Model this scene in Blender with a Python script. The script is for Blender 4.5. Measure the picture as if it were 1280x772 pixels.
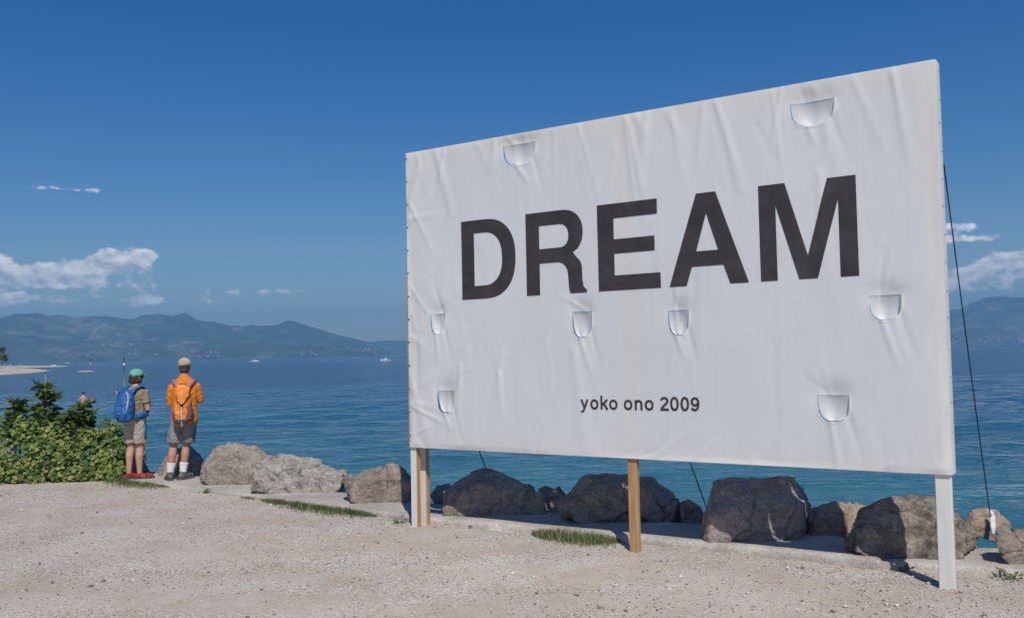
import bpy, bmesh, math, random
import numpy as np
from mathutils import Vector, Matrix, noise

random.seed(7)
rng = np.random.default_rng(7)
for o in list(bpy.data.objects):
    bpy.data.objects.remove(o)
scene = bpy.context.scene
col = scene.collection

# ------------------------------------------------------------------ camera
F, CH = 1190.0, 1.75                      # focal length in photo pixels, eye height
ROLL = math.atan(.0203)
PITCH = math.atan((441 - 386) * math.cos(ROLL) / F)
cd = bpy.data.cameras.new('camera')
cd.sensor_width = 36.0
cd.lens = F / 1280 * 36
cd.clip_start, cd.clip_end = .1, 80000
cam = bpy.data.objects.new('camera', cd)
col.objects.link(cam)
up0 = Vector((0, -math.sin(PITCH), math.cos(PITCH)))
fw0 = Vector((0, math.cos(PITCH), math.sin(PITCH)))
rt0 = Vector((1, 0, 0))
xc = math.cos(ROLL) * rt0 - math.sin(ROLL) * up0
yc = math.sin(ROLL) * rt0 + math.cos(ROLL) * up0
cam.matrix_world = Matrix(((xc.x, yc.x, -fw0.x, 0), (xc.y, yc.y, -fw0.y, 0), (xc.z, yc.z, -fw0.z, CH), (0, 0, 0, 1)))
scene.camera = cam

def ray(x, y):
    """direction of photo pixel, scaled to y = 1"""
    d = xc * (x - 640) + yc * (386 - y) + fw0 * F
    return d / d.y
def gnd(x, y, h=0.0):
    d = ray(x, y)
    t = (h - CH) / d.z
    return Vector((d.x * t, t, h))
def atd(x, y, D):
    d = ray(x, y)
    return Vector((d.x * D, D, CH + d.z * D))

# ------------------------------------------------------------------ world, sun, exposure
SUN_EL = math.radians(49)
SUN_DIR = Vector((.19 * math.cos(SUN_EL), -.982 * math.cos(SUN_EL), math.sin(SUN_EL))).normalized()
world = bpy.data.worlds.new('World')
scene.world = world
world.use_nodes = True
nt = world.node_tree
N, L = nt.nodes, nt.links
N.clear()
def wn(t, **k):
    n = N.new(t)
    for a, b in k.items():
        setattr(n, a, b)
    return n
def wm(op, a, b=None, c=None, clamp=False):
    n = N.new('ShaderNodeMath')
    n.operation = op
    n.use_clamp = clamp
    for i, v in enumerate((a, b, c)):
        if v is None:
            continue
        if isinstance(v, (int, float)):
            n.inputs[i].default_value = v
        else:
            L.new(v, n.inputs[i])
    return n.outputs[0]
SKY_STRENGTH = .1
sky = wn('ShaderNodeTexSky', sky_type='NISHITA', sun_disc=False)
sky.sun_elevation = SUN_EL
sky.sun_rotation = math.atan2(SUN_DIR.x, SUN_DIR.y)
sky.altitude = 100
sky.air_density = 1.0
sky.dust_density = .35
sky.ozone_density = 2.6
tc = wn('ShaderNodeTexCoord')
sep = wn('ShaderNodeSeparateXYZ')
L.new(tc.outputs['Generated'], sep.inputs[0])
az = wm('MULTIPLY', wm('ARCTAN2', sep.outputs[0], sep.outputs[1]), F)
el = wm('MULTIPLY', wm('ARCSINE', sep.outputs[2]), F)
comb = wn('ShaderNodeCombineXYZ')
L.new(wm('DIVIDE', az, 38), comb.inputs[0])
L.new(wm('DIVIDE', el, 25), comb.inputs[1])
def wnoise(offset, scale, detail, rough):
    ad = wn('ShaderNodeVectorMath', operation='ADD')
    L.new(comb.outputs[0], ad.inputs[0])
    ad.inputs[1].default_value = offset
    n = wn('ShaderNodeTexNoise')
    n.inputs['Scale'].default_value = scale
    n.inputs['Detail'].default_value = detail
    n.inputs['Roughness'].default_value = rough
    L.new(ad.outputs[0], n.inputs['Vector'])
    return n.outputs[0]
n1 = wnoise((3.1, 1.7, 0), 1.0, 9, .62)
n2 = wnoise((3.1 + .06, 1.7 + .30, 0), 1.0, 6, .6)
# clouds: (azimuth, elevation, half width, half height, amount), all round the horizon
CL = [(-660, 128, 52, 24, 1.05), (-606, 120, 30, 15, .85), (-640, 104, 70, 14, .9), (-466, 116, 26, 14, 1.1), (-500, 107, 34, 13, 1.05), (-545, 101, 40, 10, 1.0), (-590, 96, 50, 8, .9), (-436, 121, 15, 8, .72),
      (-520, 88, 110, 6, .72), (-500, 72, 150, 8, .58), (-640, 70, 70, 9, .6), (-350, 98, 10, 8, .55), (-300, 80, 70, 5, .5), (-625, 195, 28, 6, .6), (-520, 195, 48, 3.5, .6),
      (566, 86, 36, 16, 1.05), (520, 78, 28, 10, .85), (610, 92, 34, 16, .95), (512, 131, 17, 8, .74), (537, 132, 13, 6, .62), (560, 118, 70, 4, .46), (540, 62, 60, 9, .6),
      (-900, 112, 130, 24, 1.0), (-1250, 96, 160, 18, .9), (900, 95, 120, 20, .95), (1300, 110, 150, 22, 1.0),
      (1900, 100, 180, 20, .95), (2600, 110, 220, 22, .95), (3400, 100, 200, 20, .9), (-1900, 110, 200, 22, .95), (-2700, 100, 200, 20, .95), (-3400, 96, 160, 18, .9)]
tot = None
for a0, e0, w, h, am in CL:
    p = wm('ADD', wm('POWER', wm('DIVIDE', wm('SUBTRACT', az, a0), w), 2), wm('POWER', wm('DIVIDE', wm('SUBTRACT', el, e0), h), 2))
    g = wm('MULTIPLY', wm('EXPONENT', wm('MULTIPLY', p, -1)), am)
    tot = g if tot is None else wm('ADD', tot, g)
dens = wm('ADD', wm('MINIMUM', tot, 1.15), wm('MULTIPLY', wm('SUBTRACT', n1, .5), 2.9))
sm = wn('ShaderNodeMapRange', interpolation_type='SMOOTHSTEP')
sm.inputs['From Min'].default_value = .36
sm.inputs['From Max'].default_value = .80
L.new(dens, sm.inputs['Value'])
lit = wm('ADD', wm('MULTIPLY', wm('SUBTRACT', n1, n2), 4.2), .45, clamp=True)
mc = wn('ShaderNodeMix', data_type='RGBA')
L.new(lit, mc.inputs[0])
mc.inputs[6].default_value = (4.9, 5.5, 6.5, 1)
mc.inputs[7].default_value = (12.0, 11.6, 11.2, 1)
mx = wn('ShaderNodeMix', data_type='RGBA')
L.new(wm('MULTIPLY', wm('MULTIPLY', sm.outputs[0], .95), wm('MULTIPLY', tot, 3.5, clamp=True)), mx.inputs[0])
hs = wn('ShaderNodeHueSaturation')
hs.inputs['Hue'].default_value = .512
hs.inputs['Saturation'].default_value = 1.50
hs.inputs['Value'].default_value = .76
L.new(sky.outputs[0], hs.inputs['Color'])
L.new(hs.outputs[0], mx.inputs[6])
L.new(mc.outputs[2], mx.inputs[7])
bg = wn('ShaderNodeBackground')
bg.inputs[1].default_value = SKY_STRENGTH
L.new(mx.outputs[2], bg.inputs[0])
wo = wn('ShaderNodeOutputWorld')
L.new(bg.outputs[0], wo.inputs[0])

sd = bpy.data.lights.new('sun', 'SUN')
sd.energy = 4.0
sd.angle = math.radians(.53)
sd.color = (1.0, .955, .88)
sun = bpy.data.objects.new('sun', sd)
sun.rotation_euler = (-SUN_DIR).to_track_quat('-Z', 'Y').to_euler()
sun.location = (0, 0, 30)
col.objects.link(sun)

vs = scene.view_settings
vs.view_transform = 'Standard'
vs.look = 'None'
vs.gamma = 1
vs.use_curve_mapping = False
vs.exposure = 0.0
scene.cycles.use_denoising = True
scene.cycles.max_bounces = 6
scene.cycles.volume_bounces = 0
scene.cycles.sample_clamp_indirect = 6

# ------------------------------------------------------------------ helpers
def tag(o, label=None, cat=None, group=None, kind=None):
    if label: o['label'] = label
    if cat: o['category'] = cat
    if group: o['group'] = group
    if kind: o['kind'] = kind
    return o
def empty(name, loc=(0, 0, 0), rz=0.0):
    o = bpy.data.objects.new(name, None)
    o.location = loc
    o.rotation_euler = (0, 0, rz)
    o.empty_display_size = .1
    col.objects.link(o)
    return o
def mesh_obj(name, verts, faces, mat, parent=None, smooth=False):
    me = bpy.data.meshes.new(name)
    me.from_pydata([tuple(v) for v in verts], [], [tuple(f) for f in faces])
    me.update()
    if smooth:
        me.polygons.foreach_set('use_smooth', [True] * len(me.polygons))
    if mat:
        me.materials.append(mat)
    o = bpy.data.objects.new(name, me)
    col.objects.link(o)
    o.parent = parent
    return o
def bm_obj(name, bm, mat, parent=None, smooth=False):
    me = bpy.data.meshes.new(name)
    bm.normal_update()
    bm.to_mesh(me)
    bm.free()
    if smooth:
        me.polygons.foreach_set('use_smooth', [True] * len(me.polygons))
    if mat:
        me.materials.append(mat)
    o = bpy.data.objects.new(name, me)
    col.objects.link(o)
    o.parent = parent
    return o
def grid_obj(name, P, mat, parent=None, smooth=True):
    """P: array (rows, cols, 3)"""
    r, c = P.shape[:2]
    i = np.arange(r * c).reshape(r, c)
    f = np.stack([i[:-1, :-1], i[:-1, 1:], i[1:, 1:], i[1:, :-1]], -1).reshape(-1, 4)
    return mesh_obj(name, P.reshape(-1, 3).tolist(), f.tolist(), mat, parent, smooth)
def box(bm, x0, x1, y0, y1, z0, z1, bevel=.003):
    m = bmesh.new()
    bmesh.ops.create_cube(m, size=1)
    for v in m.verts:
        v.co = Vector((x0 + (v.co.x + .5) * (x1 - x0), y0 + (v.co.y + .5) * (y1 - y0), z0 + (v.co.z + .5) * (z1 - z0)))
    if bevel:
        bmesh.ops.bevel(m, geom=m.edges[:], offset=bevel, segments=1, affect='EDGES')
    t = bpy.data.meshes.new('t')
    m.to_mesh(t)
    m.free()
    bm.from_mesh(t)
    bpy.data.meshes.remove(t)
def loft(bm, pts, rad, seg=16, ref=(0, 1, 0)):
    """closed tube with elliptical rings; rad = (side, front) per point"""
    pts = [Vector(p) for p in pts]
    rings = []
    for i, p in enumerate(pts):
        t = (pts[min(i + 1, len(pts) - 1)] - pts[max(i - 1, 0)]).normalized()
        rf = Vector(ref)
        if abs(t.dot(rf)) > .9:
            rf = Vector((0, 0, 1)) if abs(t.z) < .9 else Vector((1, 0, 0))
        s = t.cross(rf).normalized()
        f = s.cross(t).normalized()
        a, b = rad[i] if isinstance(rad[i], (tuple, list)) else (rad[i], rad[i])
        rings.append([bm.verts.new(p + s * a * math.cos(2 * math.pi * k / seg) + f * b * math.sin(2 * math.pi * k / seg)) for k in range(seg)])
    for A, B in zip(rings, rings[1:]):
        for k in range(seg):
            bm.faces.new((A[k], A[(k + 1) % seg], B[(k + 1) % seg], B[k]))
    for ring, p, q in ((rings[0], pts[0], pts[1]), (rings[-1], pts[-1], pts[-2])):
        c = bm.verts.new(p + (p - q).normalized() * .3 * min(rad[0] if not isinstance(rad[0], (tuple, list)) else min(rad[0]), (p - q).length))
        for k in range(seg):
            try:
                bm.faces.new((ring[k], ring[(k + 1) % seg], c))
            except ValueError:
                pass
    return rings
def ball(bm, c, r, seg=16):
    M = Matrix.Translation(Vector(c)) @ Matrix.Diagonal((r[0], r[1], r[2], 1))
    bmesh.ops.create_uvsphere(bm, u_segments=seg, v_segments=10, radius=1, matrix=M)
def blob(name, bm, mat, parent=None, voxel=.008, smooth=4, wob=0.0, wscale=14, cut=None):
    """union of the closed shapes in bm as one continuous surface"""
    bmesh.ops.recalc_face_normals(bm, faces=bm.faces[:])
    me = bpy.data.meshes.new('tmp')
    bm.to_mesh(me)
    bm.free()
    ob = bpy.data.objects.new('tmp', me)
    col.objects.link(ob)
    md = ob.modifiers.new('r', 'REMESH')
    md.mode = 'VOXEL'
    md.voxel_size = voxel
    if smooth:
        ms = ob.modifiers.new('s', 'SMOOTH')
        ms.factor = .5
        ms.iterations = smooth
    dg = bpy.context.evaluated_depsgraph_get()
    out = bpy.data.meshes.new_from_object(ob.evaluated_get(dg))
    bpy.data.objects.remove(ob)
    bpy.data.meshes.remove(me)
    out.name = name
    if wob:
        cs_ = [v.co + v.normal * noise.noise(Vector((v.co.x, v.co.y, v.co.z * .6)) * wscale) * wob for v in out.vertices]
        out.vertices.foreach_set('co', np.array(cs_, dtype=np.float32).ravel())
        out.update()
    if cut:
        b2 = bmesh.new()
        b2.from_mesh(out)
        for co, no in cut:
            bmesh.ops.bisect_plane(b2, geom=b2.verts[:] + b2.edges[:] + b2.faces[:], plane_co=co, plane_no=no, clear_outer=True)
        b2.to_mesh(out)
        b2.free()
    out.polygons.foreach_set('use_smooth', [True] * len(out.polygons))
    out.materials.clear()
    out.materials.append(mat)
    o = bpy.data.objects.new(name, out)
    col.objects.link(o)
    o.parent = parent
    return o

# ------------------------------------------------------------------ materials
class NT:
    def __init__(s, name):
        s.m = bpy.data.materials.new(name)
        s.m.use_nodes = True
        s.t = s.m.node_tree
        s.n, s.l = s.t.nodes, s.t.links
        s.b = s.n['Principled BSDF']
        s.tc = s.n.new('ShaderNodeTexCoord')
        s.co = s.tc.outputs['Object']
    def set(s, k, v):
        s.b.inputs[k].default_value = v
        return s
    def vec(s, scale=(1, 1, 1), src=None, rot=(0, 0, 0)):
        m = s.n.new('ShaderNodeMapping')
        m.inputs['Scale'].default_value = scale
        m.inputs['Rotation'].default_value = rot
        s.l.new(src or s.co, m.inputs[0])
        return m.outputs[0]
    def noise(s, scale, detail=5, rough=.55, vec=None, dist=0):
        n = s.n.new('ShaderNodeTexNoise')
        n.inputs['Scale'].default_value = scale
        n.inputs['Detail'].default_value = detail
        n.inputs['Roughness'].default_value = rough
        n.inputs['Distortion'].default_value = dist
        s.l.new(vec or s.co, n.inputs['Vector'])
        return n.outputs[0]
    def voro(s, scale, feature='F1', out='Distance', vec=None, rnd=1):
        n = s.n.new('ShaderNodeTexVoronoi')
        n.feature = feature
        n.inputs['Scale'].default_value = scale
        n.inputs['Randomness'].default_value = rnd
        s.l.new(vec or s.co, n.inputs['Vector'])
        return n.outputs[out]
    def math(s, op, a, b=None, clamp=False):
        n = s.n.new('ShaderNodeMath')
        n.operation = op
        n.use_clamp = clamp
        for i, v in enumerate((a, b)):
            if v is None:
                continue
            if isinstance(v, (int, float)):
                n.inputs[i].default_value = v
            else:
                s.l.new(v, n.inputs[i])
        return n.outputs[0]
    def rng(s, v, a, b, c=0, d=1, smooth=True):
        n = s.n.new('ShaderNodeMapRange')
        n.interpolation_type = 'SMOOTHSTEP' if smooth else 'LINEAR'
        for k, x in zip(('From Min', 'From Max', 'To Min', 'To Max'), (a, b, c, d)):
            n.inputs[k].default_value = x
        s.l.new(v, n.inputs['Value'])
        return n.outputs[0]
    def mix(s, f, a, b, mode='MIX'):
        n = s.n.new('ShaderNodeMix')
        n.data_type = 'RGBA'
        n.blend_type = mode
        for i, v in ((0, f), (6, a), (7, b)):
            if isinstance(v, (int, float)):
                n.inputs[i].default_value = v
            elif isinstance(v, (tuple, list)):
                n.inputs[i].default_value = (*v[:3], 1)
            else:
                s.l.new(v, n.inputs[i])
        return n.outputs[2]
    def ramp(s, f, stops):
        n = s.n.new('ShaderNodeValToRGB')
        e = n.color_ramp.elements
        while len(e) < len(stops):
            e.new(.5)
        for el_, (p, c) in zip(e, stops):
            el_.position = p
            el_.color = (*c, 1)
        s.l.new(f, n.inputs[0])
        return n.outputs[0]
    def color(s, c):
        if isinstance(c, (tuple, list)):
            s.b.inputs['Base Color'].default_value = (*c[:3], 1)
        else:
            s.l.new(c, s.b.inputs['Base Color'])
        return s
    def rough(s, r):
        if isinstance(r, (int, float)):
            s.b.inputs['Roughness'].default_value = r
        else:
            s.l.new(r, s.b.inputs['Roughness'])
        return s
    def bump(s, h, strength=.5, dist=.01, prev=None):
        n = s.n.new('ShaderNodeBump')
        n.inputs['Strength'].default_value = strength
        n.inputs['Distance'].default_value = dist
        s.l.new(h, n.inputs['Height'])
        if prev is not None:
            s.l.new(prev, n.inputs['Normal'])
        s.l.new(n.outputs[0], s.b.inputs['Normal'])
        return n.outputs[0]

def simple(name, c, var=.2, scale=12, rough=.8, bump=.15, bscale=160, bdist=.003, spec=.3):
    t = NT(name)
    n = t.noise(scale, 4)
    t.color(t.mix(t.rng(n, .3, .7), [x * (1 - var) for x in c], [min(1, x * (1 + var)) for x in c]))
    t.rough(rough)
    t.set('Specular IOR Level', spec)
    if bump:
        t.bump(t.noise(bscale, 3), bump, bdist)
    return t.m

# gravel
t = NT('gravel')
big = t.noise(.9, 4, .6, vec=t.vec((.32, 1.15, 1), None, (0, 0, .42)))
mid = t.noise(3.2, 5, .65)
cell = t.voro(82, 'F1', 'Color')
cs = t.n.new('ShaderNodeSeparateColor')
t.l.new(cell, cs.inputs[0])
stones = t.ramp(cs.outputs[0], [(0, (.24, .22, .20)), (.2, (.42, .375, .325)), (.5, (.53, .475, .405)), (.8, (.60, .54, .465)), (1, (.76, .72, .66))])
sand = t.mix(t.noise(260, 2, .6), (.43, .375, .31), (.60, .535, .46))
fine = t.rng(t.math('ADD', t.math('MULTIPLY', big, .72), t.math('MULTIPLY', mid, .28)), .45, .56)
base = t.mix(t.math('MULTIPLY', fine, .8), stones, sand)
base = t.mix(t.rng(t.noise(1.1, 5, .7), .35, .7), base, t.mix(1.0, base, (.86, .80, .74), 'MULTIPLY'))
spk = t.math('LESS_THAN', t.voro(120, 'F1', 'Distance'), .16)
sp2 = t.n.new('ShaderNodeSeparateColor')
t.l.new(t.voro(120, 'F1', 'Color'), sp2.inputs[0])
base = t.mix(t.math('MULTIPLY', spk, t.math('GREATER_THAN', sp2.outputs[1], .72)), base, (.17, .16, .155))
t.color(base).rough(.92).set('Specular IOR Level', .2)
h = t.math('SUBTRACT', 1.0, t.voro(82, 'F1'))
b1 = t.bump(h, .4, .008)
b2 = t.bump(t.noise(180, 3, .6), .4, .004, b1)
t.bump(t.noise(9, 4, .6), .35, .03, b2)
M_GRAVEL = t.m

# concrete ledge
t = NT('concrete')
c = t.mix(t.rng(t.noise(2.2, 6, .65), .35, .68), (.38, .34, .295), (.56, .505, .435))
agg = t.voro(85, 'F1', 'Color')
a2 = t.n.new('ShaderNodeSeparateColor')
t.l.new(agg, a2.inputs[0])
c = t.mix(t.rng(a2.outputs[0], .6, .95, 0, .55), c, (.54, .51, .47))
c = t.mix(t.rng(a2.outputs[2], .75, .98, 0, .6), c, (.22, .20, .18))
c = t.mix(t.rng(t.noise(14, 6, .7), .56, .72, 0, .5), c, (.25, .23, .2))
t.color(c).rough(.93).set('Specular IOR Level', .2)
b1 = t.bump(t.noise(90, 5, .7), .6, .008)
t.bump(t.noise(12, 5, .6), .5, .03, b1)
M_CONCRETE = t.m

def rock_mat(name, dark, mid_, light, crack=.5, mottle=.5, sc=1.0, patch=None):
    t = NT(name)
    oi = t.n.new('ShaderNodeObjectInfo')
    ad = t.n.new('ShaderNodeVectorMath')
    ad.operation = 'ADD'
    t.l.new(t.co, ad.inputs[0])
    t.l.new(oi.outputs['Random'], ad.inputs[1])
    t.co = ad.outputs[0]
    n = t.noise(3.0 * sc, 9, .68, dist=.4)
    base = t.ramp(n, [(.28, dark), (.5, mid_), (.72, light)])
    base = t.mix(t.rng(t.noise(10 * sc, 8, .76, dist=.8), .49, .57, 0, mottle * 1.3), base, light)
    base = t.mix(t.rng(t.noise(6.5 * sc, 9, .78, dist=1.2), .54, .63, 0, mottle * 1.2), base, dark)
    wv = t.n.new('ShaderNodeVectorMath')
    wv.operation = 'ADD'
    nn = t.n.new('ShaderNodeTexNoise')
    nn.inputs['Scale'].default_value = 5
    t.l.new(t.co, nn.inputs['Vector'])
    sc_ = t.n.new('ShaderNodeVectorMath')
    sc_.operation = 'SCALE'
    sc_.inputs[3].default_value = .28
    t.l.new(nn.outputs[1], sc_.inputs[0])
    t.l.new(t.co, wv.inputs[0])
    t.l.new(sc_.outputs[0], wv.inputs[1])
    cr = t.voro(5.5 * sc, 'DISTANCE_TO_EDGE', vec=wv.outputs[0])
    line = t.rng(cr, 0, .035, 1, 0)
    gate = t.rng(t.noise(2.4, 3), .45, .6)
    line = t.math('MULTIPLY', line, gate)
    base = t.mix(t.math('MULTIPLY', line, crack * .55), base, [x * .35 for x in dark])
    if patch:
        base = t.mix(t.rng(t.noise(1.7, 3, .5), .52, .6, 0, .85), base, patch)
    base = t.mix(t.rng(t.noise(38, 6, .8), .38, .62, 0, .8), base, t.mix(1.0, base, (.55, .53, .51), 'MULTIPLY'))
    base = t.mix(t.rng(t.noise(24 * sc, 7, .8, dist=1.0), .60, .68, 0, .75), base, [x * .45 for x in dark])
    t.color(base).rough(.9).set('Specular IOR Level', .25)
    b1 = t.bump(t.math('SUBTRACT', 1.0, line), .4 * crack, .02)
    b2 = t.bump(t.noise(13 * sc, 9, .78, dist=.6), 1.0, .06, b1)
    t.bump(t.noise(75, 5, .75), .8, .010, b2)
    return t.m
M_ROCK_TAN = rock_mat('rock_tan', (.26, .215, .18), (.54, .455, .375), (.68, .60, .51), .6, .5)
M_ROCK_PALE = rock_mat('rock_pale', (.24, .215, .19), (.62, .565, .49), (.76, .71, .64), .75, .75, 1.3)
M_ROCK_PINK = rock_mat('rock_pink', (.38, .27, .21), (.66, .49, .375), (.74, .62, .51), .5, .5, 1.0, (.48, .41, .33))
M_ROCK_DARK = rock_mat('rock_dark', (.28, .24, .212), (.52, .45, .40), (.66, .585, .53), .8, .55)
M_ROCK_MIX = rock_mat('rock_mixed', (.10, .095, .088), (.46, .39, .32), (.63, .555, .46), .7, .55, .9, (.44, .36, .28))
M_ROCK_BLOCK = rock_mat('rock_block', (.33, .28, .25), (.59, .51, .455), (.70, .62, .56), .9, .5, .8)
M_ROCK_BROWN = rock_mat('rock_brown', (.22, .185, .155), (.47, .395, .33), (.64, .545, .45), .75, .5, 1.0, (.60, .44, .325))
M_SHORE = rock_mat('shore_rubble', (.07, .065, .055), (.15, .135, .115), (.25, .22, .19), .6, .5, 1.4)

# water
t = NT('lake_water')
pos = t.n.new('ShaderNodeNewGeometry').outputs['Position']
sx = t.n.new('ShaderNodeSeparateXYZ')
t.l.new(pos, sx.inputs[0])
dist = t.math('ADD', sx.outputs[1], t.math('MULTIPLY', sx.outputs[0], .72))
depth = t.ramp(t.rng(dist, 8, 120, 0, 1, False), [(0, (.050, .175, .175)), (.08, (.028, .125, .158)), (.3, (.016, .082, .148)), (1, (.008, .054, .128))])
pat = t.noise(.06, 4, .55, vec=t.vec((.35, 1.6, 1), pos))
depth = t.mix(t.rng(pat, .35, .68), t.mix(1.0, depth, (.72, .8, .86), 'MULTIPLY'), t.mix(1.0, depth, (1.3, 1.2, 1.12), 'MULTIPLY'))
t.color(depth)
t.set('IOR', 1.333)
t.set('Specular IOR Level', .5)
far = t.rng(dist, 30, 900, 0, 1, False)
t.rough(t.math('ADD', .035, t.math('MULTIPLY', far, .14)))
w1 = t.noise(.55, 3, .5, vec=t.vec((.5, 1.0, 1), pos, (0, 0, .22)), dist=.4)
w2 = t.noise(1.9, 3, .55, vec=t.vec((.6, 1.0, 1), pos, (0, 0, -.15)), dist=.6)
w3 = t.noise(6.5, 3, .6, vec=t.vec((.5, 1.0, 1), pos, (0, 0, .3)))
b1 = t.bump(w1, 1.0, .30)
b2 = t.bump(w2, 1.0, .15, b1)
t.bump(w3, 1.0, .034, b2)
M_WATER = t.m

# mountains
def mountain_mat(name, wood, cliff, amount):
    t = NT(name)
    pos = t.n.new('ShaderNodeNewGeometry')
    P_ = pos.outputs['Position']
    sx = t.n.new('ShaderNodeSeparateXYZ')
    t.l.new(pos.outputs['Normal'], sx.inputs[0])
    n = t.noise(.0016, 8, .65, vec=P_)
    woods = t.mix(t.rng(t.noise(.006, 6, .7, vec=P_), .35, .65), wood, [x * 2.4 for x in wood])
    steep = t.rng(sx.outputs[2], .55, .8, 1, 0)
    cl = t.math('MULTIPLY', t.rng(n, .5, .62), t.math('ADD', .6, steep), clamp=True)
    cl = t.math('MULTIPLY', cl, t.rng(t.noise(.009, 6, .75, vec=t.vec((1, 1, .3), P_)), .40, .58, .1, 1.3), clamp=True)
    base = t.mix(t.math('MULTIPLY', cl, amount), woods, cliff)
    t.color(base).rough(.95).set('Specular IOR Level', .05)
    return t.m
M_MOUNT = mountain_mat('mountain_wood', (.030, .046, .036), (.42, .38, .34), .6)
M_MOUNT_FAR = mountain_mat('mountain_far', (.035, .045, .038), (.30, .28, .26), .7)

# canvas
t = NT('canvas')
n = t.noise(.9, 5, .6)
c = t.mix(t.rng(n, .3, .7), (.86, .85, .815), (.90, .89, .855))
st = t.noise(2.2, 6, .7, vec=t.vec((2.2, 1, .35)))
c = t.mix(t.rng(st, .58, .78, 0, .35), c, (.76, .75, .71))
sp = t.math('LESS_THAN', t.voro(9, 'F1'), .022)
c = t.mix(t.math('MULTIPLY', sp, t.rng(t.noise(2, 2), .55, .6)), c, (.25, .24, .23))
t.color(c).rough(.55).set('Specular IOR Level', .35)
b1 = t.bump(t.noise(2.6, 5, .6, vec=t.vec((1.6, 1, .45)), dist=.8), .45, .02)
t.bump(t.noise(420, 2, .5), .12, .001, b1)
# thin cloth: some light comes through
tr = t.n.new('ShaderNodeBsdfTranslucent')
t.l.new(c, tr.inputs[0])
ms = t.n.new('ShaderNodeMixShader')
ms.inputs[0].default_value = .27
t.l.new(t.b.outputs[0], ms.inputs[1])
t.l.new(tr.outputs[0], ms.inputs[2])
t.l.new(ms.outputs[0], t.n['Material Output'].inputs[0])
M_CANVAS = t.m
t = NT('black_print')
c = t.mix(t.rng(t.noise(4, 6, .7), .35, .7), (.036, .030, .030), (.062, .053, .053))
sp = t.math('LESS_THAN', t.voro(26, 'F1'), .03)
c = t.mix(t.math('MULTIPLY', sp, t.rng(t.noise(5, 2), .5, .56)), c, (.35, .33, .32))
c = t.mix(t.rng(t.noise(120, 2, .5, vec=t.vec((1, 1, .06))), .55, .75, 0, .4), c, (.07, .06, .06))
t.color(c).rough(.45).set('Specular IOR Level', .5)
M_PRINT = t.m
def wood_mat(name, a, b, rot=(0, 0, 0)):
    t = NT(name)
    v = t.vec((30, 30, 1.2))
    g = t.noise(1.4, 5, .6, vec=v, dist=.7)
    c = t.mix(t.rng(g, .3, .7), a, b)
    c = t.mix(t.rng(t.noise(3, 5, .6), .5, .75, 0, .5), c, [x * .7 for x in a])
    t.color(c).rough(.75).set('Specular IOR Level', .3)
    t.bump(g, .35, .004)
    return t.m
M_WOOD = wood_mat('raw_wood', (.36, .20, .09), (.54, .33, .165))
M_WHITEWOOD = wood_mat('painted_wood', (.68, .665, .62), (.74, .725, .685))
M_STEEL = simple('nail_steel', (.06, .055, .05), .3, 40, .5, 0)

def leaf_mat(name, a, b, c, tr=.3):
    t = NT(name)
    at = t.n.new('ShaderNodeAttribute')
    at.attribute_name = 'tone'
    base = t.ramp(at.outputs['Fac'], [(0, a), (.5, b), (1, c)])
    t.color(base).rough(.5).set('Specular IOR Level', .4)
    tb = t.n.new('ShaderNodeBsdfTranslucent')
    t.l.new(t.mix(1.0, base, (1.25, 1.25, .6), 'MULTIPLY'), tb.inputs[0])
    ms = t.n.new('ShaderNodeMixShader')
    ms.inputs[0].default_value = tr
    t.l.new(t.b.outputs[0], ms.inputs[1])
    t.l.new(tb.outputs[0], ms.inputs[2])
    t.l.new(ms.outputs[0], t.n['Material Output'].inputs[0])
    return t.m
M_LEAF = leaf_mat('shrub_leaf', (.08, .13, .04), (.17, .24, .07), (.34, .38, .11), .38)
M_LEAF_DARK = leaf_mat('sapling_leaf', (.05, .085, .03), (.095, .14, .045), (.19, .23, .07), .32)
M_GRASS = leaf_mat('grass_blade', (.07, .11, .04), (.14, .185, .07), (.34, .31, .16), .3)
M_STEM = simple('stem', (.16, .13, .08), .3)
M_BARK = simple('bark', (.10, .08, .06), .3)

# people
M_SKIN = simple('skin', (.45, .24, .155), .08, 9, .55, .1, 300, .001, .4)
M_SKIN2 = simple('skin_pale', (.52, .29, .20), .08, 9, .55, .1, 300, .001, .4)
M_HAIR = simple('brown_hair', (.075, .045, .03), .4, 60, .5, .6, 220, .006)
M_ORANGE = simple('orange_cloth', (.76, .22, .028), .12, 9, .85, .9, 20, .035)
M_ORANGE2 = simple('orange_nylon', (.78, .25, .035), .3, 18, .55, .9, 24, .03, .5)
M_MAROON = simple('maroon_nylon', (.16, .075, .075), .3, 18, .6, .3, 50, .01)
M_MAUVE = simple('mauve_strap', (.36, .19, .19), .15, 20, .8, .2)
M_GREYSHORT = simple('grey_cloth', (.25, .235, .225), .15, 8, .9, .9, 20, .035)
M_GREYDARK = simple('dark_grey_cloth', (.10, .095, .10), .2, 10, .9, .2)
M_WHITE = simple('white_cotton', (.72, .71, .69), .08, 20, .9, .4, 120, .004)
M_SHOE = simple('olive_shoe', (.13, .125, .095), .4, 22, .8, .4, 60, .006)
M_SOLE = simple('shoe_sole', (.10, .095, .085), .2, 20, .8, .2)
M_CAPBEIGE = simple('beige_cloth', (.46, .37, .25), .15, 14, .9, .3, 70, .005)
M_CAPGREEN = simple('mint_cloth', (.13, .44, .31), .15, 14, .85, .3, 70, .005)
M_OLIVE = simple('olive_shirt', (.27, .225, .155), .15, 9, .9, .9, 20, .035)
M_SHORTBEIGE = simple('stone_cloth', (.40, .345, .27), .12, 8, .9, .9, 20, .035)
M_BLUE = simple('blue_nylon', (.016, .115, .33), .4, 16, .55, .9, 24, .03, .5)
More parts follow.
